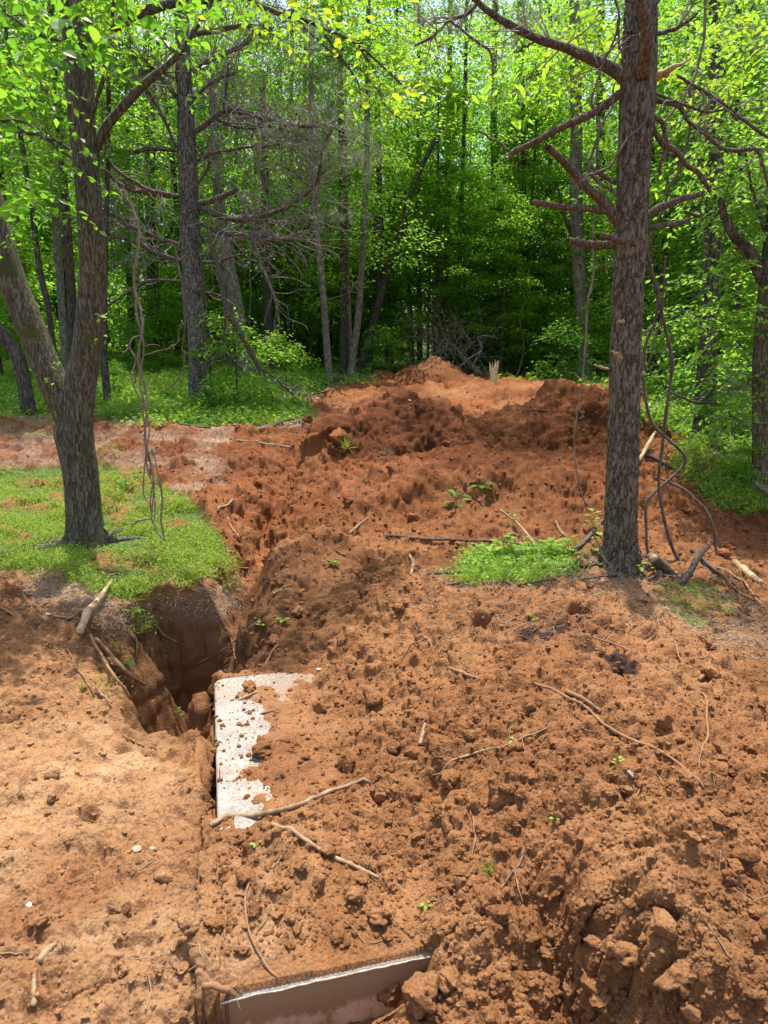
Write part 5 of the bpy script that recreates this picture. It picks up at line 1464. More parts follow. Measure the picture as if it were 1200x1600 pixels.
def small_leaves(root, o0, spots, n, L, mat, g, name='foliage', sprd=.25, W=.55):
    """leaves in sprays along thin drooping twigs"""
    mb = MB(); tw = MB(); S = np.array([[*P(a, b, Y), r / FPX * Y] for a, b, Y, r in spots]); per = 13
    for _ in range(max(1, n // per)):
        c = S[g.integers(len(S))]; st = c[:3] + g.normal(size=3) * c[3] * np.array([.65, .65, .45])
        d = norm(np.array([g.normal(), g.normal() * .7, g.normal() * .25 - .25])); ln = L * per * g.uniform(.38, .6)
        q = np.array([[*st, L * .03], [*(st + d * ln * .5 + [0, 0, ln * .06]), L * .022], [*(st + d * ln + [0, 0, -ln * .12]), L * .01]]); qq = crom(q, 4)
        tube(tw, qq, 4, cap=False)
        t = (np.arange(per) + .5) / per; k = t * (len(qq) - 1); k0 = np.clip(k.astype(int), 0, len(qq) - 2); fr = (k - k0)[:, None]
        b = qq[k0, :3] * (1 - fr) + qq[k0 + 1, :3] * fr
        side = norm(np.cross(d, [0, 0, 1.0])); sg = np.where(np.arange(per) % 2 == 0, 1, -1)[:, None]
        ld = norm(side * sg * .9 + d * .55 + g.normal(size=(per, 3)) * .28 + [0, 0, -.22])
        leafs(mb, b, ld, norm(g.normal(size=(per, 3)) * .3 + [0, 0, 1.0]), L * g.uniform(.6, 1.25, per), L * W, np.clip(g.normal(.5, .12) + g.normal(0, .1, per), 0, 1))
    o = mb.build(name, M[mat], root, o0, smooth=False); tag(o, kind='stuff')
    t_ = tw.build('spray_twigs', M['dead'], root, o0); tag(t_, kind='stuff')
    return o
small_leaves(mroot, mo, [(430, 0, 4.9, 50), (560, 30, 5.2, 60), (620, 90, 5.3, 50), (630, 150, 5.5, 40), (500, -10, 5, 60), (340, -10, 4.9, 60), (180, -20, 4.7, 60), (50, 0, 4.5, 80), (0, 100, 4.5, 40)], 850, .06, 'leaf_yellow', gl)
small_leaves(mroot, mo, [(40, 20, 4.6, 80), (140, 20, 4.8, 80), (230, 10, 4.8, 70), (10, 120, 4.7, 60), (20, 320, 4.6, 25), (30, 250, 4.6, 40)], 600, .07, 'leaf_near', gl)
for a, b in ((160, 495), (150, 530), (90, 570), (157, 492), (80, 590)):
    leaf_parts(mroot, mo, [(a, b, 5.2, 7)], 'weed', .05, 4, gl, .04)

# grey pine in the middle left with its dead branches
YP = 12.8
pbr = [B([(300, 208, 9), (320, 196, 9), (350, 172, 9), (380, 176, 8), (410, 184, 7), (450, 195, 6), (500, 197, 4), (537, 183, 3)], twigs=44, tl=1.2), B([(350, 172, 5), (353, 140, 5), (357, 98, 3)], twigs=4),
       B([(338, 186, 5), (370, 200, 4), (420, 198, 4), (465, 212, 3)], twigs=36, tl=1.1), B([(305, 320, 9), (335, 312, 9), (372, 296, 8)], twigs=3), B([(368, 290, 5), (385, 330, 6), (397, 360, 6), (402, 400, 5), (420, 440, 5), (432, 475, 4), (437, 515, 3)], mat='pale_bark', twigs=12, tl=.8, name='broken_branch', label='pale broken branch hanging down'),
       B([(308, 322, 9), (345, 338, 10), (385, 343, 9), (430, 332, 7), (470, 308, 6), (497, 280, 6), (502, 240, 5), (522, 195, 3)], twigs=44, tl=1.2), B([(305, 345, 6), (350, 365, 6), (420, 375, 5), (495, 372, 3)], twigs=34, tl=1.0),
       B([(284, 236, 7), (240, 232, 7), (200, 238, 6), (165, 232, 5)], twigs=14, tl=.9), B([(284, 306, 7), (235, 302, 6), (205, 294, 6), (175, 274, 5), (150, 240, 4)], twigs=16, tl=.9), B([(285, 384, 6), (230, 365, 6), (195, 348, 5), (160, 328, 4)], twigs=18, tl=.9),
       B([(296, 412, 6), (250, 398, 7), (205, 376, 6), (165, 366, 5)], twigs=16, tl=.8), B([(300, 410, 5), (340, 408, 5), (385, 395, 3)], twigs=6), B([(300, 112, 8), (340, 88, 7), (380, 70, 6), (425, 42, 4)], twigs=20, tl=1.0), B([(297, 55, 7), (340, 47, 8), (385, 40, 7), (425, 44, 4)], twigs=18, tl=1.),
       B([(290, 170, 7), (250, 120, 6), (210, 80, 5), (160, 60, 4)], twigs=20, tl=1.0), B([(295, 260, 6), (330, 240, 5), (380, 232, 4), (440, 226, 3)], twigs=18, tl=.9), B([(290, 130, 6), (240, 110, 5), (190, 115, 4)], twigs=16, tl=1.), B([(288, 95, 6), (240, 50, 5), (200, 10, 3)], twigs=16, tl=1.),
       B([(312, 510, 4), (340, 512, 4), (375, 515, 3)], twigs=4), B([(318, 520, 4), (345, 540, 3), (380, 580, 3), (425, 600, 2)], twigs=10, tl=.7), B([(310, 455, 4), (325, 458, 4), (340, 460, 3)], twigs=2), B([(290, 440, 4), (230, 440, 4), (165, 480, 3)], twigs=8),
       B([(283, 250, 5), (258, 190, 5), (225, 130, 4), (200, 60, 3)], twigs=16, tl=.9), B([(300, 300, 5), (325, 262, 5), (322, 245, 6), (312, 232, 6)], twigs=5), B([(296, 160, 5), (330, 130, 5), (372, 112, 3)], twigs=16, tl=.9)]
proot, po, _ = hand_tree('grey_pine', 'tall grey barked pine with many bare curved dead branches', [(316, 634, 48), (316, 620, 41), (314, 590, 36), (311, 520, 33), (303, 440, 32), (297, 360, 31), (294, 280, 29), (290, 180, 26), (286, 90, 22), (283, -20, 20), (281, -150, 14)], YP, 'grey_bark', rough=.14, sides=24, seed=8, branches=pbr)
kn = MB(); kp = P(311, 453, YP - .19); tube(kn, np.array([[*kp, .05], [kp.x, kp.y - .03, kp.z, .045]]), 10, .3); kn.build('cut_knot', M['broken'], proot, po)

def needles(spots, label, n, root, o0, L=.16, mat='needle', name='needle_tuft'):
    g = np.random.default_rng(int(spots[0][0])); mb = MB()
    for a, b, Y, r in spots:
        c = np.array(P(a, b, Y)); rad = r / FPX * Y
        for _ in range(n):
            q = c + g.normal(size=3) * rad * [.7, .7, .32]; ax = rdir(1, g, .3)[0]
            m = 34; d = norm(ax + g.normal(size=(m, 3)) * .55); s_ = norm(np.cross(d, rdir(m, g))) * .0022 * (Y / 8)
            v = np.stack([q - s_, q + s_, q + d * L * g.uniform(.6, 1.1, (m, 1))], 1).reshape(-1, 3)
            mb.add(v, tris=np.arange(m)[:, None] * 3 + np.array([[0, 1, 2]]), var=g.uniform(.1, .9, m))
    o = mb.build(name, M[mat], root, o0, smooth=False); return tag(o, kind='stuff')
needles([(470, 195, 12.4, 36), (515, 175, 12.4, 30), (540, 240, 12.2, 34), (500, 240, 12.4, 30), (565, 260, 12, 26), (440, 215, 12.4, 26), (515, 345, 12, 22), (480, 60, 12.5, 30), (500, 110, 12.5, 28), (240, 130, 12.5, 30), (560, 205, 12, 24)], '', 16, proot, po, .22)

# big pine at the right with broken stubs
YR_ = 4.75
R_B = [B([(980, 362, 15.7), (962, 340, 19.1), (945, 318, 17.4), (922, 297, 14.8), (893, 266, 13.1), (858, 232, 10.4, 4.4)], mat='broken', name='broken_branch', sides=14, jag=.05, amp=.006),
       B([(958, 329, 11.3), (935, 328, 10.4), (905, 325, 9.57), (870, 322, 9.57), (836, 316, 8.7, 4.6)], mat='broken', name='broken_branch', sides=12, jag=.02, amp=.004),
       B([(962, 382, 11.3), (938, 382, 12.2), (915, 381, 11.3), (892, 376, 10.4, 4.5)], mat='broken', name='broken_branch', sides=12, jag=.02, amp=.004, label='short stub with a peeled yellowish end'), B([(975, 378, 10.4, 4.6), (955, 371, 9.57, 4.5), (942, 368, 7.83, 4.4)], mat='broken', name='broken_branch', sides=10, jag=.03),
       B([(975, 142, 12.2), (950, 160, 12.2), (915, 182, 11.3), (880, 200, 10.4), (845, 216, 9.57), (815, 230, 8.7), (800, 240, 7.83), (798, 251, 6.09)], mat='broken', sides=10, twigs=8, tl=.15), B([(798, 238, 3.48), (780, 224, 3.48), (762, 213, 3.48), (747, 205, 2.61)], mat='dead'),
       B([(985, 130, 22.6), (960, 110, 19.1), (930, 95, 15.7), (885, 75, 13.9), (840, 60, 12.2), (805, 44, 11.3), (775, 25, 10.4), (745, 2, 8.7), (720, -25, 7.83)], mat='dead', sides=12, twigs=26, tl=.3, amp=.008), B([(746, 6, 5.22), (728, 22, 5.22), (705, 31, 5.22), (690, 42, 4.35), (672, 60, 4.35), (648, 72, 2.61)], mat='dead', twigs=12, tl=.25),
       B([(704, 32, 3.48), (722, 48, 3.48), (750, 68, 3.48), (768, 88, 3.48), (770, 120, 1.74)], mat='dead', twigs=14, tl=.25), B([(774, 28, 5.22), (775, 10, 4.35), (768, -8, 3.48)], mat='dead'), B([(838, 63, 3.48), (820, 74, 3.48), (808, 82, 2.61)], mat='dead', twigs=3, tl=.15),
       B([(1003, 118, 22.6, 4.65), (1009, 80, 20.9, 4.55), (1010, 50, 19.1, 4.5), (1002, 15, 16.5, 4.45), (992, -25, 15.7, 4.4)], mat='broken', sides=14, amp=.004), B([(1008, 42, 10.4, 4.5), (1018, 18, 9.57, 4.5), (1032, -10, 7.83, 4.5)], mat='broken', sides=10),
       B([(1018, 128, 10.4, 4.7), (1036, 116, 12.2, 4.65), (1052, 106, 7.83, 4.6), (1070, 97, 3.48, 4.6)], mat='split_wood', name='split_stub', sides=9, jag=.06, label='freshly split yellow stub'),
       B([(1008, 340, 13.9), (1030, 325, 12.2), (1055, 315, 11.3), (1078, 308, 9.57), (1097, 303, 7.83)], mat='dead', name='broken_branch', sides=12, jag=.02, amp=.004), B([(1005, 360, 10.4), (1030, 353, 8.7), (1052, 350, 8.7), (1075, 344, 7.83)], mat='dead', name='broken_branch', sides=12, jag=.02, amp=.004),
       B([(1018, 172, 7.83), (1022, 205, 7.83), (1035, 222, 8.7), (1055, 238, 8.7), (1075, 258, 8.7), (1095, 275, 7.83), (1110, 300, 5.22)], mat='broken', sides=9, twigs=6, tl=.2), B([(1022, 180, 6.09), (1038, 200, 6.96), (1042, 225, 6.09), (1034, 250, 6.09), (1032, 272, 4.35)], mat='broken', sides=8),
       B([(1020, 155, 6.96), (1045, 162, 6.96), (1062, 170, 6.96), (1076, 190, 6.09), (1100, 208, 6.09), (1130, 228, 6.09), (1165, 232, 6.09), (1184, 242, 5.22), (1198, 280, 4.35), (1205, 310, 3.48)], mat='dead', twigs=16, tl=.25), B([(1020, 145, 4.35), (1060, 160, 4.35), (1110, 175, 3.48), (1160, 160, 2.61)], mat='dead', twigs=10, tl=.25),
       B([(1058, 118, 4.35), (1090, 135, 5.22), (1120, 158, 5.22), (1150, 178, 5.22), (1180, 200, 5.22), (1210, 225, 4.35)], mat='dead', twigs=10, tl=.25), B([(1012, 55, 6.96), (1045, 48, 6.96), (1068, 38, 6.09), (1090, 20, 4.35)], mat='dead', twigs=5, tl=.2),
       B([(972, 560, 4.35, 4.62), (962, 552, 4.35, 4.52), (954, 549, 2.61, 4.5)], mat='split_wood', name='twig_stub', sides=7), B([(968, 502, 4.35, 4.62), (974, 503, 4.35, 4.5), (972, 500, 3.48, 4.48)], mat='split_wood', name='twig_stub', sides=7), B([(952, 577, 3.48), (940, 574, 4.35), (929, 570, 2.61)], mat='split_wood', name='twig_stub', sides=7), B([(1000, 586, 5.22), (1006, 582, 5.22)], mat='split_wood', name='twig_stub', sides=7),
       B([(952, 58 + 360, 6), (935, 417, 5.22)], mat='broken', name='twig_stub', sides=7), B([(962, 285, 7.83), (935, 270, 6.09), (915, 255, 4.35)], mat='dead', twigs=6, tl=.2)]
rroot, ro, _ = hand_tree('large_pine', 'large reddish brown pine with broken branch stubs right of the middle', [(967, 896, 82), (968, 880, 66), (969, 850, 50.5), (971, 780, 47.9), (974, 690, 46.1), (976, 600, 45.2), (979, 500, 45.2), (984, 400, 46.1), (985, 375, 50.5), (987, 340, 47), (990, 260, 47.9), (994, 200, 50.5), (996, 150, 55.7), (998, 115, 53.9), (1000, 60, 49.6), (1003, -40, 47.9), (1006, -200, 43.5), (1008, -420, 38.3)], YR_, 'pine', rough=.07, sides=40, seed=5, per=8, branches=R_B)
root_flare(rroot, ro, YR_, .135, 6, 'pine', 15, .32)
root_flare(proot, po, YP, .24, 6, 'grey_bark', 25, .6)
# flaky bark plates standing proud of the trunk
def bark_plates(root, o0, pts, Y, n, seed, px_h=(7, 16), mat='pine'):
    g = np.random.default_rng(seed); p = crom(px_pts(pts, Y), 14); mb = MB()
    for _ in range(n):
        k = g.integers(1, len(p) - 1); a = p[k]; an = g.uniform(0, 6.283)
        if math.sin(an) > .45: continue
        w = a[3] * g.uniform(.12, .26); h = w * g.uniform(1.2, 3.0); th = a[3] * .055
        out = np.array([math.cos(an), math.sin(an), 0]); tan = np.array([-math.sin(an), math.cos(an), 0]); up = np.array([0, 0, 1.0])
        ax = norm(p[min(k + 1, len(p) - 1), :3] - p[k - 1, :3]); c = a[:3] + ax * g.uniform(-.05, .05) + out * a[3] * 1.0
        ring = []
        for s, t in ((-1, -.55), (-.5, -1), (.55, -.9), (1, -.3), (.9, .6), (.3, 1), (-.6, .85), (-1, .3)):
            s += g.normal() * .12; t += g.normal() * .12
            ring.append(c + tan * s * w * .5 + ax * t * h * .5 - out * (abs(s) * w * w * .25 / a[3]))
        top = [q + out * th * g.uniform(.6, 1.2) - (q - c) * .12 for q in ring]
        V = np.array(ring + top + [c + out * th]); i8 = np.arange(8); j8 = (i8 + 1) % 8
        mb.add(V, np.stack([i8 + 8, j8 + 8, np.full(8, 16)], -1), np.stack([i8, j8, j8 + 8, i8 + 8], -1))
    tag(mb.build('bark_plates', M[mat], root, o0, smooth=False), kind='stuff')
bark_plates(rroot, ro, [(968, 880, 64), (969, 850, 50.5), (971, 780, 47.9), (974, 690, 46.1), (976, 600, 45.2), (979, 500, 45.2), (984, 400, 46.1), (987, 340, 47), (990, 260, 47.9), (994, 200, 50.5), (998, 115, 52.2), (1000, 60, 49.6), (1003, -40, 47.9)], YR_, 3600, 4)
bark_plates(proot, po, [(316, 634, 46), (316, 620, 40), (314, 590, 36), (311, 520, 33), (303, 440, 32), (297, 360, 31), (294, 280, 29), (290, 180, 26), (286, 90, 22)], YP, 1500, 9, mat='grey_bark')
needles([(740, -5, 5.6, 60), (800, 5, 5.8, 60), (870, -5, 5.8, 60), (900, 30, 5.9, 50), (840, 40, 6.0, 45), (660, 0, 6, 45), (700, 40, 6, 30), (1150, 20, 6, 50), (1180, 60, 6, 40)], '', 9, rroot, ro, .18)
# broad-leaved sprays caught in the pine
leaf_parts(rroot, ro, [(770, 110, 5.2, 26), (800, 125, 5.2, 26), (830, 115, 5.2, 22), (750, 130, 5.2, 22), (845, 95, 5.2, 20), (870, 135, 5.2, 22), (800, 190, 5.2, 20), (780, 140, 5.2, 26)], 'long', .085, 130, gl, .2, .9)
small_leaves(rroot, ro, [(930, 40, 5, 40), (960, 70, 5.1, 40), (1060, 60, 5.3, 50), (1110, 90, 5.4, 50), (900, 60, 5.2, 30), (1150, 120, 5.4, 50), (1180, 60, 5.4, 40), (930, 120, 5, 30)], 900, .06, 'leaf_yellow', gl)

# dark tree behind the pine on the right
YD = 9.0
droot, do_, _ = hand_tree('dark_tree', 'straight dark trunk with leafy climbers at its foot, right of the pine', [(1097, 706, 44), (1099, 690, 36), (1101, 640, 30), (1104, 580, 30), (1108, 500, 28), (1113, 420, 28), (1114, 330, 26), (1116, 230, 25), (1119, 130, 20), (1117, 40, 17), (1115, -60, 15), (1114, -220, 12)], YD, 'wood_bark', rough=.15, sides=20, seed=12,
    branches=[B([(1108, 500, 7), (1090, 492, 6), (1062, 484, 4)], twigs=2, tl=.3), B([(1120, 352, 6), (1150, 375, 7), (1175, 405, 8), (1195, 430, 8)], twigs=10, tl=.5), B([(1112, 345, 6), (1090, 338, 5), (1070, 330, 4)], twigs=3, tl=.4), B([(1112, 250, 5), (1075, 245, 5), (1030, 238, 4)], mat='wood_bark', twigs=5, tl=.5),
              B([(1116, 200, 6), (1080, 150, 5), (1060, 100, 4)], twigs=10, tl=.6), B([(1118, 100, 5), (1150, 60, 4), (1180, 0, 3)], twigs=10, tl=.6), B([(1128, 170, 5), (1165, 190, 5), (1200, 165, 4)], twigs=10, tl=.6)], crown=(TALL[1], -2.2, 2.6, 3.2, .62))
small_leaves(droot, do_, [(1100, 680, 8.8, 22), (1095, 640, 8.8, 20), (1110, 600, 8.8, 20), (1120, 560, 8.8, 18), (1115, 310, 8.8, 22), (1120, 270, 8.8, 26), (1112, 345, 8.8, 22), (1130, 690, 8.8, 30), (1125, 220, 8.8, 30), (1120, 250, 8.6, 40)], 1400, .08, 'leaf', gl)
# mossy trunk on the right edge
eroot, eo, _ = hand_tree('mossy_trunk', 'crooked mossy tree trunk cut by the right edge of the picture', [(1187, 762, 34), (1188, 745, 28), (1188, 680, 24), (1188, 600, 24), (1192, 530, 25), (1200, 450, 26), (1208, 350, 22), (1216, 230, 20), (1225, 100, 18), (1232, -60, 15)], 6.6, 'maple', rough=.14, sides=18, seed=14,
    branches=[B([(1194, 440, 20), (1180, 408, 18), (1165, 385, 16), (1148, 370, 14), (1135, 345, 12), (1125, 310, 9)], mat='wood_bark', twigs=8, tl=.4), B([(1200, 370, 6), (1185, 330, 6), (1172, 280, 5), (1165, 240, 4)], mat='dead', twigs=8, tl=.3), B([(1190, 560, 5), (1165, 600, 5), (1135, 610, 4)], twigs=5, tl=.3)])
small_leaves(eroot, eo, [(1180, 400, 6.8, 40), (1150, 440, 7, 50), (1190, 500, 6.6, 40), (1170, 560, 6.8, 40), (1150, 330, 6.8, 50), (1180, 230, 6.8, 60), (1160, 150, 6.8, 60), (1190, 300, 6.6, 50), (1180, 640, 6.8, 40), (1140, 500, 7.2, 40), (1100, 40, 7.5, 70), (1170, 60, 7, 70)], 4200, .075, 'leaf', gl)

# middle-distance trunks with an outline of their own
def mid_tree(label, pts, Y, mat, crown=None, seed=1, branches=(), name='slender_tree', sides=10):
    return hand_tree(name, label, pts, Y, mat, rough=.15, sides=sides, branches=branches, crown=crown, seed=seed)
mid_tree('mossy slender tree at the far left end of the clearing, nearest of its group', [(515, 598, 13), (514, 585, 11), (510, 530, 11), (503, 440, 10), (493, 350, 10), (488, 250, 9), (486, 120, 8), (488, 0, 7)], 16.5, 'pale_bark', (SMALL[0], -.5, .5, 5.2, .8), 21, [B([(506, 470, 4), (540, 460, 3), (556, 440, 2)], twigs=4), B([(490, 300, 4), (460, 270, 3), (430, 255, 3)], twigs=8, tl=.8), B([(492, 340, 4), (450, 350, 3), (420, 330, 2)], twigs=8, tl=.8)])
mid_tree('straight grey tree in the pair left of the far heap', [(538, 592, 16), (537, 560, 13), (536, 480, 12), (537, 380, 12), (535, 280, 11), (532, 150, 10), (530, -20, 8)], 18.5, 'wood_bark', (TALL[2], 0, 0, -.5, .85), 22)
mid_tree('thin grey tree squeezed between the straight and the leaning one', [(546, 590, 10), (546, 540, 9), (543, 440, 8), (541, 340, 8), (540, 200, 6)], 18.8, 'pale_bark', None, 23)
mid_tree('pale tree leaning slightly right, left of the far heap', [(548, 590, 14), (551, 560, 11), (559, 500, 11), (565, 420, 10), (570, 330, 10), (573, 230, 9), (575, 60, 8), (577, -60, 6)], 18.2, 'pale_bark', (TALL[0], .4, 0, -.5, .8), 24)
mid_tree('dark leaning tree bending right behind the far heap', [(562, 588, 18), (568, 560, 14), (585, 500, 13), (603, 430, 12), (625, 360, 10), (650, 280, 8), (690, 200, 6)], 20.5, 'wood_bark', None, 25, [B([(590, 485, 6), (592, 430, 6), (585, 370, 5), (590, 300, 4)], mat='wood_bark', twigs=5, tl=1), B([(608, 420, 5), (650, 350, 4), (690, 310, 3)], mat='wood_bark', twigs=6, tl=1)])
mid_tree('dark upright trunk beside the leaning one', [(574, 586, 16), (577, 540, 13), (586, 460, 12), (594, 380, 11), (592, 280, 9), (590, 150, 8)], 21, 'wood_bark', (DARK[0], 0, 0, .5, .8), 26)
mid_tree('thick pale trunk leaning left behind the grey pine', [(386, 582, 32), (381, 560, 26), (374, 510, 24), (366, 460, 23), (356, 410, 21), (346, 340, 18), (336, 250, 14), (330, 120, 10)], 17, 'pale_bark', (TALL[1], -.5, 0, 1.0, .7), 27)
mid_tree('dark trunk in the shade right of the leaning pale trunk', [(425, 585, 20), (422, 560, 17), (419, 500, 16), (417, 420, 15), (414, 300, 13), (410, 120, 10)], 19, 'wood_bark', (DARK[0], 0, 0, .6, .9), 28)
mid_tree('crooked thin dark trunk leaning beside the grey pine', [(430, 620, 6), (410, 585, 8), (378, 525, 9), (354, 480, 9), (345, 430, 8), (332, 388, 8), (326, 360, 6)], 12.2, 'dead', None, 29, [B([(352, 480, 4), (350, 520, 3), (340, 560, 2)], twigs=8, tl=.5), B([(400, 570, 3), (440, 600, 3), (478, 640, 2)], twigs=14, tl=.6)], sides=8)
mid_tree('dark leaning trunk at the left edge behind the forked tree', [(40, 585, 24), (30, 565, 20), (12, 535, 19), (-10, 505, 18), (-50, 450, 16)], 11.5, 'wood_bark', None, 30)
mid_tree('dark trunk seen between the limbs of the forked tree', [(115, 565, 17), (114, 540, 15), (112, 470, 14), (106, 380, 14), (100, 290, 13), (90, 160, 11), (80, 0, 9)], 14, 'wood_bark', (TALL[0], 0, 0, 1.5, .75), 31)
mid_tree('slim dark trunk just right of the forked tree', [(165, 592, 13), (163, 560, 11), (162, 500, 10), (164, 400, 9), (168, 250, 8), (170, 80, 6)], 12.6, 'wood_bark', (SMALL[0], 0, 0, 3.2, .9), 32)
mid_tree('curving thin trunk left of the forked tree', [(85, 560, 10), (78, 500, 9), (62, 420, 9), (50, 330, 8), (35, 230, 8), (15, 100, 6), (5, 0, 5)], 13, 'wood_bark', (TALL[2], 0, 0, 1, .7), 33)
mid_tree('grey trunk high on the left between the branches', [(100, 560, 12), (95, 460, 12), (88, 350, 13), (82, 250, 12), (70, 150, 11), (60, 20, 9)], 15.5, 'pale_bark', (DARK[1], 0, 0, 2, .9), 34)
for px_, Y_, w_, lab in ((655, 23, 9, 'dark thin trunk straight behind the far heap'), (690, 25, 11, 'dark trunk right above the far heap'), (712, 22, 8, 'slim dark trunk right of the far heap'), (765, 24, 13, 'mid grey trunk above the splintered stump'), (800, 27, 9, 'thin trunk right of the stump'),
        (822, 23, 9, 'dark forked trunk between the stump and the pine'), (860, 26, 10, 'dark trunk left of the hanging vine'), (895, 30, 9, 'thin trunk behind the hanging vine'), (913, 19.5, 24, 'thick grey trunk behind the hanging vine'), (935, 22, 18, 'second thick trunk left of the pine'),
        (1030, 18, 10, 'thin trunk right of the pine'), (1052, 21, 12, 'dark trunk in the gap right of the pine'), (1072, 16, 8, 'slim trunk left of the dark tree'), (1150, 13, 12, 'trunk in the green right of the dark tree'), (470, 23, 10, 'dark trunk in the shade left of the clearing'), (445, 21, 9, 'thin trunk in the shade left of the clearing'), (240, 19, 11, 'thin dark trunk left of the grey pine'), (205, 22, 12, 'dark trunk behind the hanging vine on the left')):
    b_ = 585 if px_ > 420 else 560
    w2 = rnd.uniform(-14, 14)
    mid_tree(lab, [(px_, b_ + 8, w_ * 1.3), (px_ + 1, b_ - 20, w_), (px_ + w2 * .3, 460, w_ * .95), (px_ + w2 * .7 + rnd.uniform(-5, 5), 330, w_ * .85), (px_ + w2, 180, w_ * .75), (px_ + w2 * 1.3, -20, w_ * .6)], Y_, 'wood_bark' if w_ < 20 else 'pale_bark', (rnd.choice(TALL + DARK), 0, 0, rnd.uniform(-.5, 1), .85), 40 + px_, [B([(px_ + w2 * .5, 400, w_ * .4), (px_ + rnd.choice((-1, 1)) * 30, 340, w_ * .25), (px_ + rnd.choice((-1, 1)) * 45, 280, 2)], mat='wood_bark', twigs=6, tl=1.2)], sides=8)

# ------------------------------------------------------------------ vines
def vine(label, strands, Y, mat='vine', amp=.012, name='vine', rough=.2, twigs=0, group=None):
    q0 = P(*strands[0][-1][:2], strands[0][-1][3] if len(strands[0][-1]) > 3 else Y); o0 = tuple(q0)
    g = np.random.default_rng(int(abs(strands[0][0][0] * 3 + strands[0][0][1])))
    root = empty(name, o0, label, 'vine')
    for i, s in enumerate(strands):
        p = wig(crom(px_pts(s, Y), 8), amp, g, 5); p[:, 3] *= .56
        mb = MB(); tube(mb, p, 7, .35, i + 3)
        for _ in range(len(p) // 9):
            k = g.integers(2, len(p) - 2); a = p[k, :3]; d = rdir(1, g, -.2)[0] * g.uniform(.03, .12) * max(1, Y / 6)
            tube(mb, crom(np.array([[*a, p[k, 3] * .4], [*(a + d * .5 + g.normal(size=3) * .015), p[k, 3] * .3], [*(a + d), p[k, 3] * .12]]), 3), 4, cap=False)
        mb.build('strand', M[mat], root, o0)
    return root
import itertools
def twist(cx, y0, y1, w, a, n, ph, drift=()):
    out = []
    for i in range(n + 1):
        t = i / n; y = y0 + (y1 - y0) * t
        c = np.interp(y, [d[0] for d in drift], [d[1] for d in drift]) if drift else cx
        out.append((c + a * math.sin(ph + t * n * .9), y, w * (1 - .35 * t), 4.9 + .02 * math.cos(ph + t * n * .9)))
    return out
dr = ((340, 214), (430, 213), (500, 218), (570, 221), (650, 228), (720, 233), (790, 239), (840, 243))
vine('thick twisted pale vine hanging beside the forked tree', [twist(0, 340, 812, 6, 4, 26, 0, dr), twist(0, 400, 800, 5, 4.5, 24, 2.2, dr), twist(0, 470, 815, 5, 4, 20, 4.2, dr),
     [(222, 523, 5), (208, 528, 5), (203, 542, 5), (212, 562, 5), (206, 590, 5), (216, 620, 5), (224, 650, 5), (228, 690, 4), (226, 730, 4), (225, 772, 4), (236, 790, 3)],
     [(237, 700, 4), (247, 740, 4), (253, 775, 5), (252, 815, 5), (258, 846, 3)], [(237, 810, 5), (222, 812, 6), (212, 816, 6), (205, 823, 5)], [(236, 808, 5), (244, 828, 5), (256, 843, 4)], [(214, 345, 4), (206, 320, 4), (196, 300, 3), (190, 285, 2)]], 4.9, amp=.004)
vine('loose thin vine hanging left of the grey pine', [[(288, 330, 4), (283, 370, 4), (278, 410, 5), (284, 440, 5), (287, 500, 5), (284, 540, 5), (290, 555, 5), (286, 580, 4), (270, 600, 4), (252, 612, 3)], [(284, 500, 4), (278, 530, 4), (262, 545, 4), (225, 555, 3)], [(274, 410, 3), (290, 398, 3), (298, 390, 2)]], 9.0, 'vine_dark', amp=.02)
vine('long thin pale vine hanging in front of the right field', [[(938, 260, 2), (930, 330, 3), (925, 370, 4), (929, 430, 5), (920, 470, 5), (915, 530, 5), (908, 590, 4), (905, 625, 3), (903, 650, 4), (898, 680, 4), (900, 730, 4), (912, 780, 4), (918, 800, 3)], [(903, 640, 4), (912, 645, 4), (906, 655, 3)]], 5.0, amp=.008)
vine('thin brown vine bending in front of the big pine', [[(1028, 145, 3), (1022, 165, 5), (1005, 195, 5), (985, 212, 6), (968, 235, 6), (955, 258, 6), (935, 268, 6), (918, 275, 6), (912, 284, 5)]], 4.4, 'vine_dark', amp=.004)
vine('looping dark vine left of the big pine', [[(958, -10, 8), (967, 25, 8), (962, 55, 7), (945, 95, 6), (932, 130, 6), (925, 160, 6), (932, 180, 5), (935, 205, 6), (925, 240, 7), (920, 260, 8), (930, 280, 10), (960, 300, 10)], [(965, 30, 5), (968, 70, 6), (975, 100, 5), (968, 120, 4)], [(960, 130, 5), (958, 150, 5), (950, 180, 5), (935, 210, 5), (932, 265, 4)], [(978, 55, 4, 4.5), (955, 75, 6, 4.5), (940, 100, 6, 4.5), (932, 115, 5, 4.5)], [(1005, 60, 4, 4.4), (990, 56, 6, 4.4), (965, 75, 6, 4.4)]], 4.6, 'vine_dark', amp=.008)
vine('straight tan vine slanting right of the pine top', [[(1102, -10, 8), (1100, 50, 8), (1092, 100, 8), (1078, 135, 8), (1055, 170, 8), (1030, 200, 5)]], 4.9, 'vine', amp=.006)
vine('long pale vine curving down right of the pine top', [[(1074, 190, 5), (1078, 200, 7), (1075, 220, 8), (1068, 240, 8), (1060, 270, 8), (1045, 295, 8), (1035, 330, 7), (1022, 360, 6), (1012, 400, 6)]], 4.9, 'vine_dark', amp=.006)
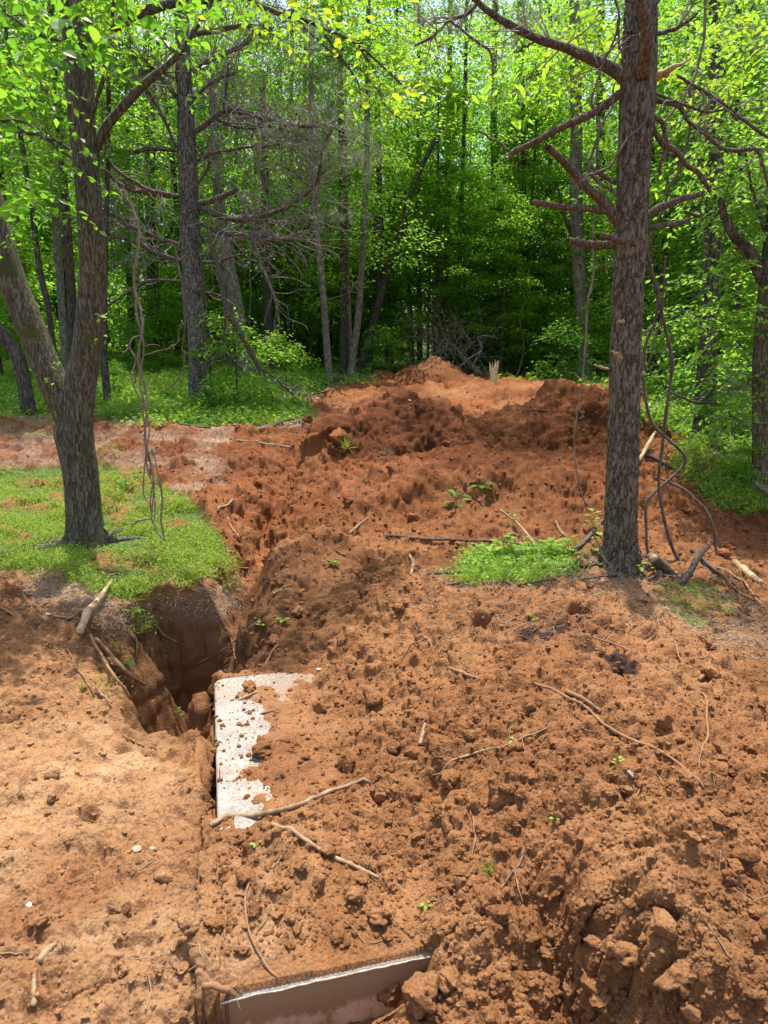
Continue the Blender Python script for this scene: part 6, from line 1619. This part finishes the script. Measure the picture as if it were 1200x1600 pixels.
vine('pair of long brown vines crossing beside the pine trunk', [[(1010, 370, 8), (1016, 410, 8), (1022, 440, 9), (1032, 480, 10), (1041, 520, 10), (1050, 570, 10), (1048, 600, 9), (1041, 650, 9), (1034, 700, 9), (1029, 745, 9), (1035, 800, 9), (1048, 850, 10), (1070, 892, 9)],
     [(1010, 410, 6), (1020, 430, 9), (1028, 460, 9), (1024, 500, 7), (1012, 530, 8), (1005, 570, 8), (1008, 620, 8), (1018, 660, 9), (1045, 688, 9), (1066, 708, 9), (1070, 720, 9), (1062, 735, 9), (1045, 752, 9), (1022, 772, 9), (1010, 790, 9), (1009, 830, 8), (1011, 860, 7), (1020, 875, 6)],
     [(1040, 400, 4), (1037, 450, 5), (1032, 500, 6), (1022, 540, 5), (1008, 580, 5)]], 5.15, 'vine_dark', amp=.006)
vine('arched brown vine touching the ground right of the pine', [[(1018, 746, 5), (1030, 748, 6), (1055, 757, 8), (1080, 775, 8), (1104, 800, 9), (1115, 830, 9), (1120, 865, 8), (1130, 890, 7), (1150, 910, 6)], [(1118, 850, 6), (1110, 846, 6)]], 5.3, 'vine_dark', amp=.005)
vine('thin vine coiled round the lower pine trunk', [[(922, 820, 3), (935, 850, 5), (942, 870, 5), (955, 885, 5), (957, 910, 4)]], 4.5, 'vine', amp=.004)
vine('thin bright vine on the far side of the right heap', [[(1093, 100, 2), (1095, 300, 4), (1099, 440, 4), (1080, 470, 3)], [(1075, 60, 2), (1085, 30, 3), (1070, 0, 3)]], 8.6, 'vine_dark', amp=.01)
vine('bare thin tree-like vine in the woods above the stump', [[(800, 600, 4), (812, 575, 5), (818, 540, 5), (812, 500, 5), (820, 470, 4), (810, 440, 3)]], 20, 'vine', amp=.05)
# vine stem grown onto the forked tree
vine('tan vine stem climbing up the forked tree trunk', [[(180, -20, 8, 4.95), (175, 30, 10, 5.0), (170, 80, 11, 5.05), (160, 130, 12, 5.12), (150, 160, 12, 5.17), (143, 190, 12, 5.19), (143, 250, 11, 5.2), (145, 310, 10, 5.2), (148, 350, 10, 5.2), (147, 375, 6, 5.22)], [(103, -20, 10, 5.1), (108, 30, 13, 5.16), (110, 80, 15, 5.19), (116, 130, 14, 5.2), (126, 180, 12, 5.2), (132, 215, 8, 5.22)]], 5.2, 'maple', amp=.004)

# ------------------------------------------------------------------ cut log, fallen wood, splintered stump
def log_thing(name, pts, label, cat, Y, mat='dead', end=True, branches=(), sides=12):
    p = crom(px_pts(pts, Y), 6); o0 = tuple(p[0, :3]); root = empty(name, o0, label, cat)
    g = np.random.default_rng(int(pts[0][0])); mb = MB(); tube(mb, p, sides, .2, 3); mb.build('stem', M[mat], root, o0)
    if end:
        a = p[0]; T = norm(p[0, :3] - p[1, :3]); mb = MB(); tube(mb, np.array([[*(a[:3] + T * .004), a[3] * .93], [*(a[:3] + T * .010), a[3] * .9]]), 12, .2); mb.build('cut_end', M['split_wood'], root, o0)
    for b in branches: add_branch(root, o0, Y, g, **b)
log_thing('cut_log', [(1020, 872, 17, 4.6), (1035, 886, 18, 4.7), (1052, 905, 18, 4.75), (1072, 928, 16, 4.8), (1082, 938, 14, 4.85)], 'short dark log with an orange cut end right of the pine', 'log', 4.7)
log_thing('fallen_branch', [(1020, 922, 10, 4.45), (1045, 922, 11, 4.5), (1065, 910, 12, 4.5), (1080, 890, 11, 4.55), (1092, 868, 10, 4.6), (1110, 850, 6, 4.7)], 'curved grey branch rising in front of the cut log', 'branch', 4.5, end=False, branches=[B([(1090, 870, 6, 4.6), (1120, 895, 5, 4.65), (1150, 915, 4, 4.6)], mat='dead', twigs=4, tl=.15)])
log_thing('fallen_tree', [(716, 552, 8), (738, 572, 9), (760, 590, 9), (800, 598, 8), (845, 603, 6)], 'fallen grey tree behind the far heap and the stump', 'fallen tree', 19.6, 'pale_bark', False, [B([(725, 560, 5), (712, 545, 5), (695, 528, 4), (690, 512, 3)], mat='pale_bark', twigs=16, tl=1.0), B([(705, 548, 4), (690, 540, 4), (672, 525, 3), (660, 515, 2)], mat='pale_bark', twigs=18, tl=.9), B([(700, 560, 4), (685, 535, 4), (680, 512, 3)], mat='pale_bark', twigs=16, tl=.9), B([(722, 556, 4), (735, 535, 4), (720, 520, 3), (700, 518, 2)], mat='pale_bark', twigs=16, tl=.9), B([(738, 572, 5), (752, 545, 4), (745, 525, 2)], mat='pale_bark', twigs=12, tl=.8)])
log_thing('fallen_branch', [(1040, 610, 4, 8.5), (1065, 620, 4, 8.5), (1085, 628, 4, 8.5), (1125, 632, 5, 8.5), (1160, 645, 4, 8.4)], 'bare grey branch crossing the dark tree near its foot', 'branch', 8.5, end=False, branches=[B([(1125, 632, 4, 8.5), (1150, 655, 4, 8.3), (1190, 690, 3, 8)], twigs=12, tl=.5), B([(1090, 628, 3, 8.5), (1130, 600, 3, 8.5), (1165, 560, 2, 8.5)], twigs=12, tl=.5)])
log_thing('fallen_branch', [(1075, 716, 4, 7.2), (1105, 712, 5, 7.2), (1140, 706, 6, 7.2), (1185, 700, 5, 7.1)], 'grey branch lying on the grass left of the mossy trunk', 'branch', 7.2, end=False, branches=[B([(1110, 730, 3, 7.1), (1150, 718, 4, 7.1), (1180, 705, 3, 7.1)], twigs=10, tl=.4)])
log_thing('fallen_branch', [(1180, 755, 8, 6.0), (1192, 765, 9, 5.9), (1210, 778, 9, 5.8)], 'pale branch end sticking in at the right edge', 'branch', 6.0, end=False)
YS = 16.0
sp0 = P(770, 606, YS); sp0 = Vector((sp0.x, sp0.y, drop(sp0.x, sp0.y)[0].z))
sroot = empty('splintered_stump', sp0, 'pale splintered tree stump standing at the back of the dug field', 'stump')
g = np.random.default_rng(6); hS = .46
mb = MB(); tube(mb, crom(np.array([[0, 0, -.1, .085], [0, 0, .1, .08], [.0, 0, hS * .55, .085]]), 5), 14, .2, 4); mb.build('stump_body', M['pale_split'], sroot)
for i in range(13):
    an = g.uniform(0, 6.28); r = .07 * g.random() ** .5; hh = hS * g.uniform(.75, 1.15)
    a = np.array([math.cos(an) * r, math.sin(an) * r, hS * .3]); b = a + np.array([math.cos(an) * .05, math.sin(an) * .05, hh - hS * .3])
    mb = MB(); tube(mb, np.array([[*a, .018], [*((a + b) / 2), .02], [*b, .004]]), 5, .3, i); mb.build('splinter', M['pale_split'], sroot, smooth=False)
# second row of twiggy brush at the clearing's edges
def brush(px, py, Y, wpx, hpx, n, label, mat='dead'):
    loc = P(px, py, Y); loc = Vector((loc.x, loc.y, drop(loc.x, loc.y)[0].z)); W = wpx / FPX * Y; H = hpx / FPX * Y
    g = np.random.default_rng(int(px)); root = empty('brush_pile', loc, label, 'brush pile'); mb = MB()
    for i in range(n):
        a = np.array([g.normal() * W * .4, g.normal() * W * .25, 0]); d = norm(np.array([g.normal(), g.normal() * .6, g.uniform(.15, 1)])); L = H * g.uniform(.5, 1.3); r = .006 * Y / 12 * g.uniform(.6, 1.8)
        tube(mb, wig(crom(np.array([[*a, r], [*(a + d * L * .5 + g.normal(size=3) * L * .1), r * .7], [*(a + d * L + g.normal(size=3) * L * .12), r * .3]]), 4), L * .02, g), 4, cap=False)
    tag(mb.build('twigs', M[mat], root), kind='stuff')
brush(700, 590, 19.4, 110, 50, 30, 'tangled dead brush behind the far heap', 'pale_bark')
brush(450, 640, 12, 60, 40, 45, 'thin dead brush at the right end of the green bank')
brush(1150, 690, 8.2, 90, 60, 60, 'tangle of bare twigs between the dark tree and the edge trunk')
brush(500, 606, 16.5, 70, 16, 30, 'flat dead brush at the far left of the dug field')
brush(300, 560, 19, 120, 20, 40, 'dead brush lying in the wood behind the green bank', 'pale_bark')
brush(1040, 905, 4.7, 70, 26, 40, 'small tangle of dead twigs at the foot of the cut log')
brush(640, 600 - 4, 18.6, 60, 18, 20, 'small twig tangle left of the far heap')
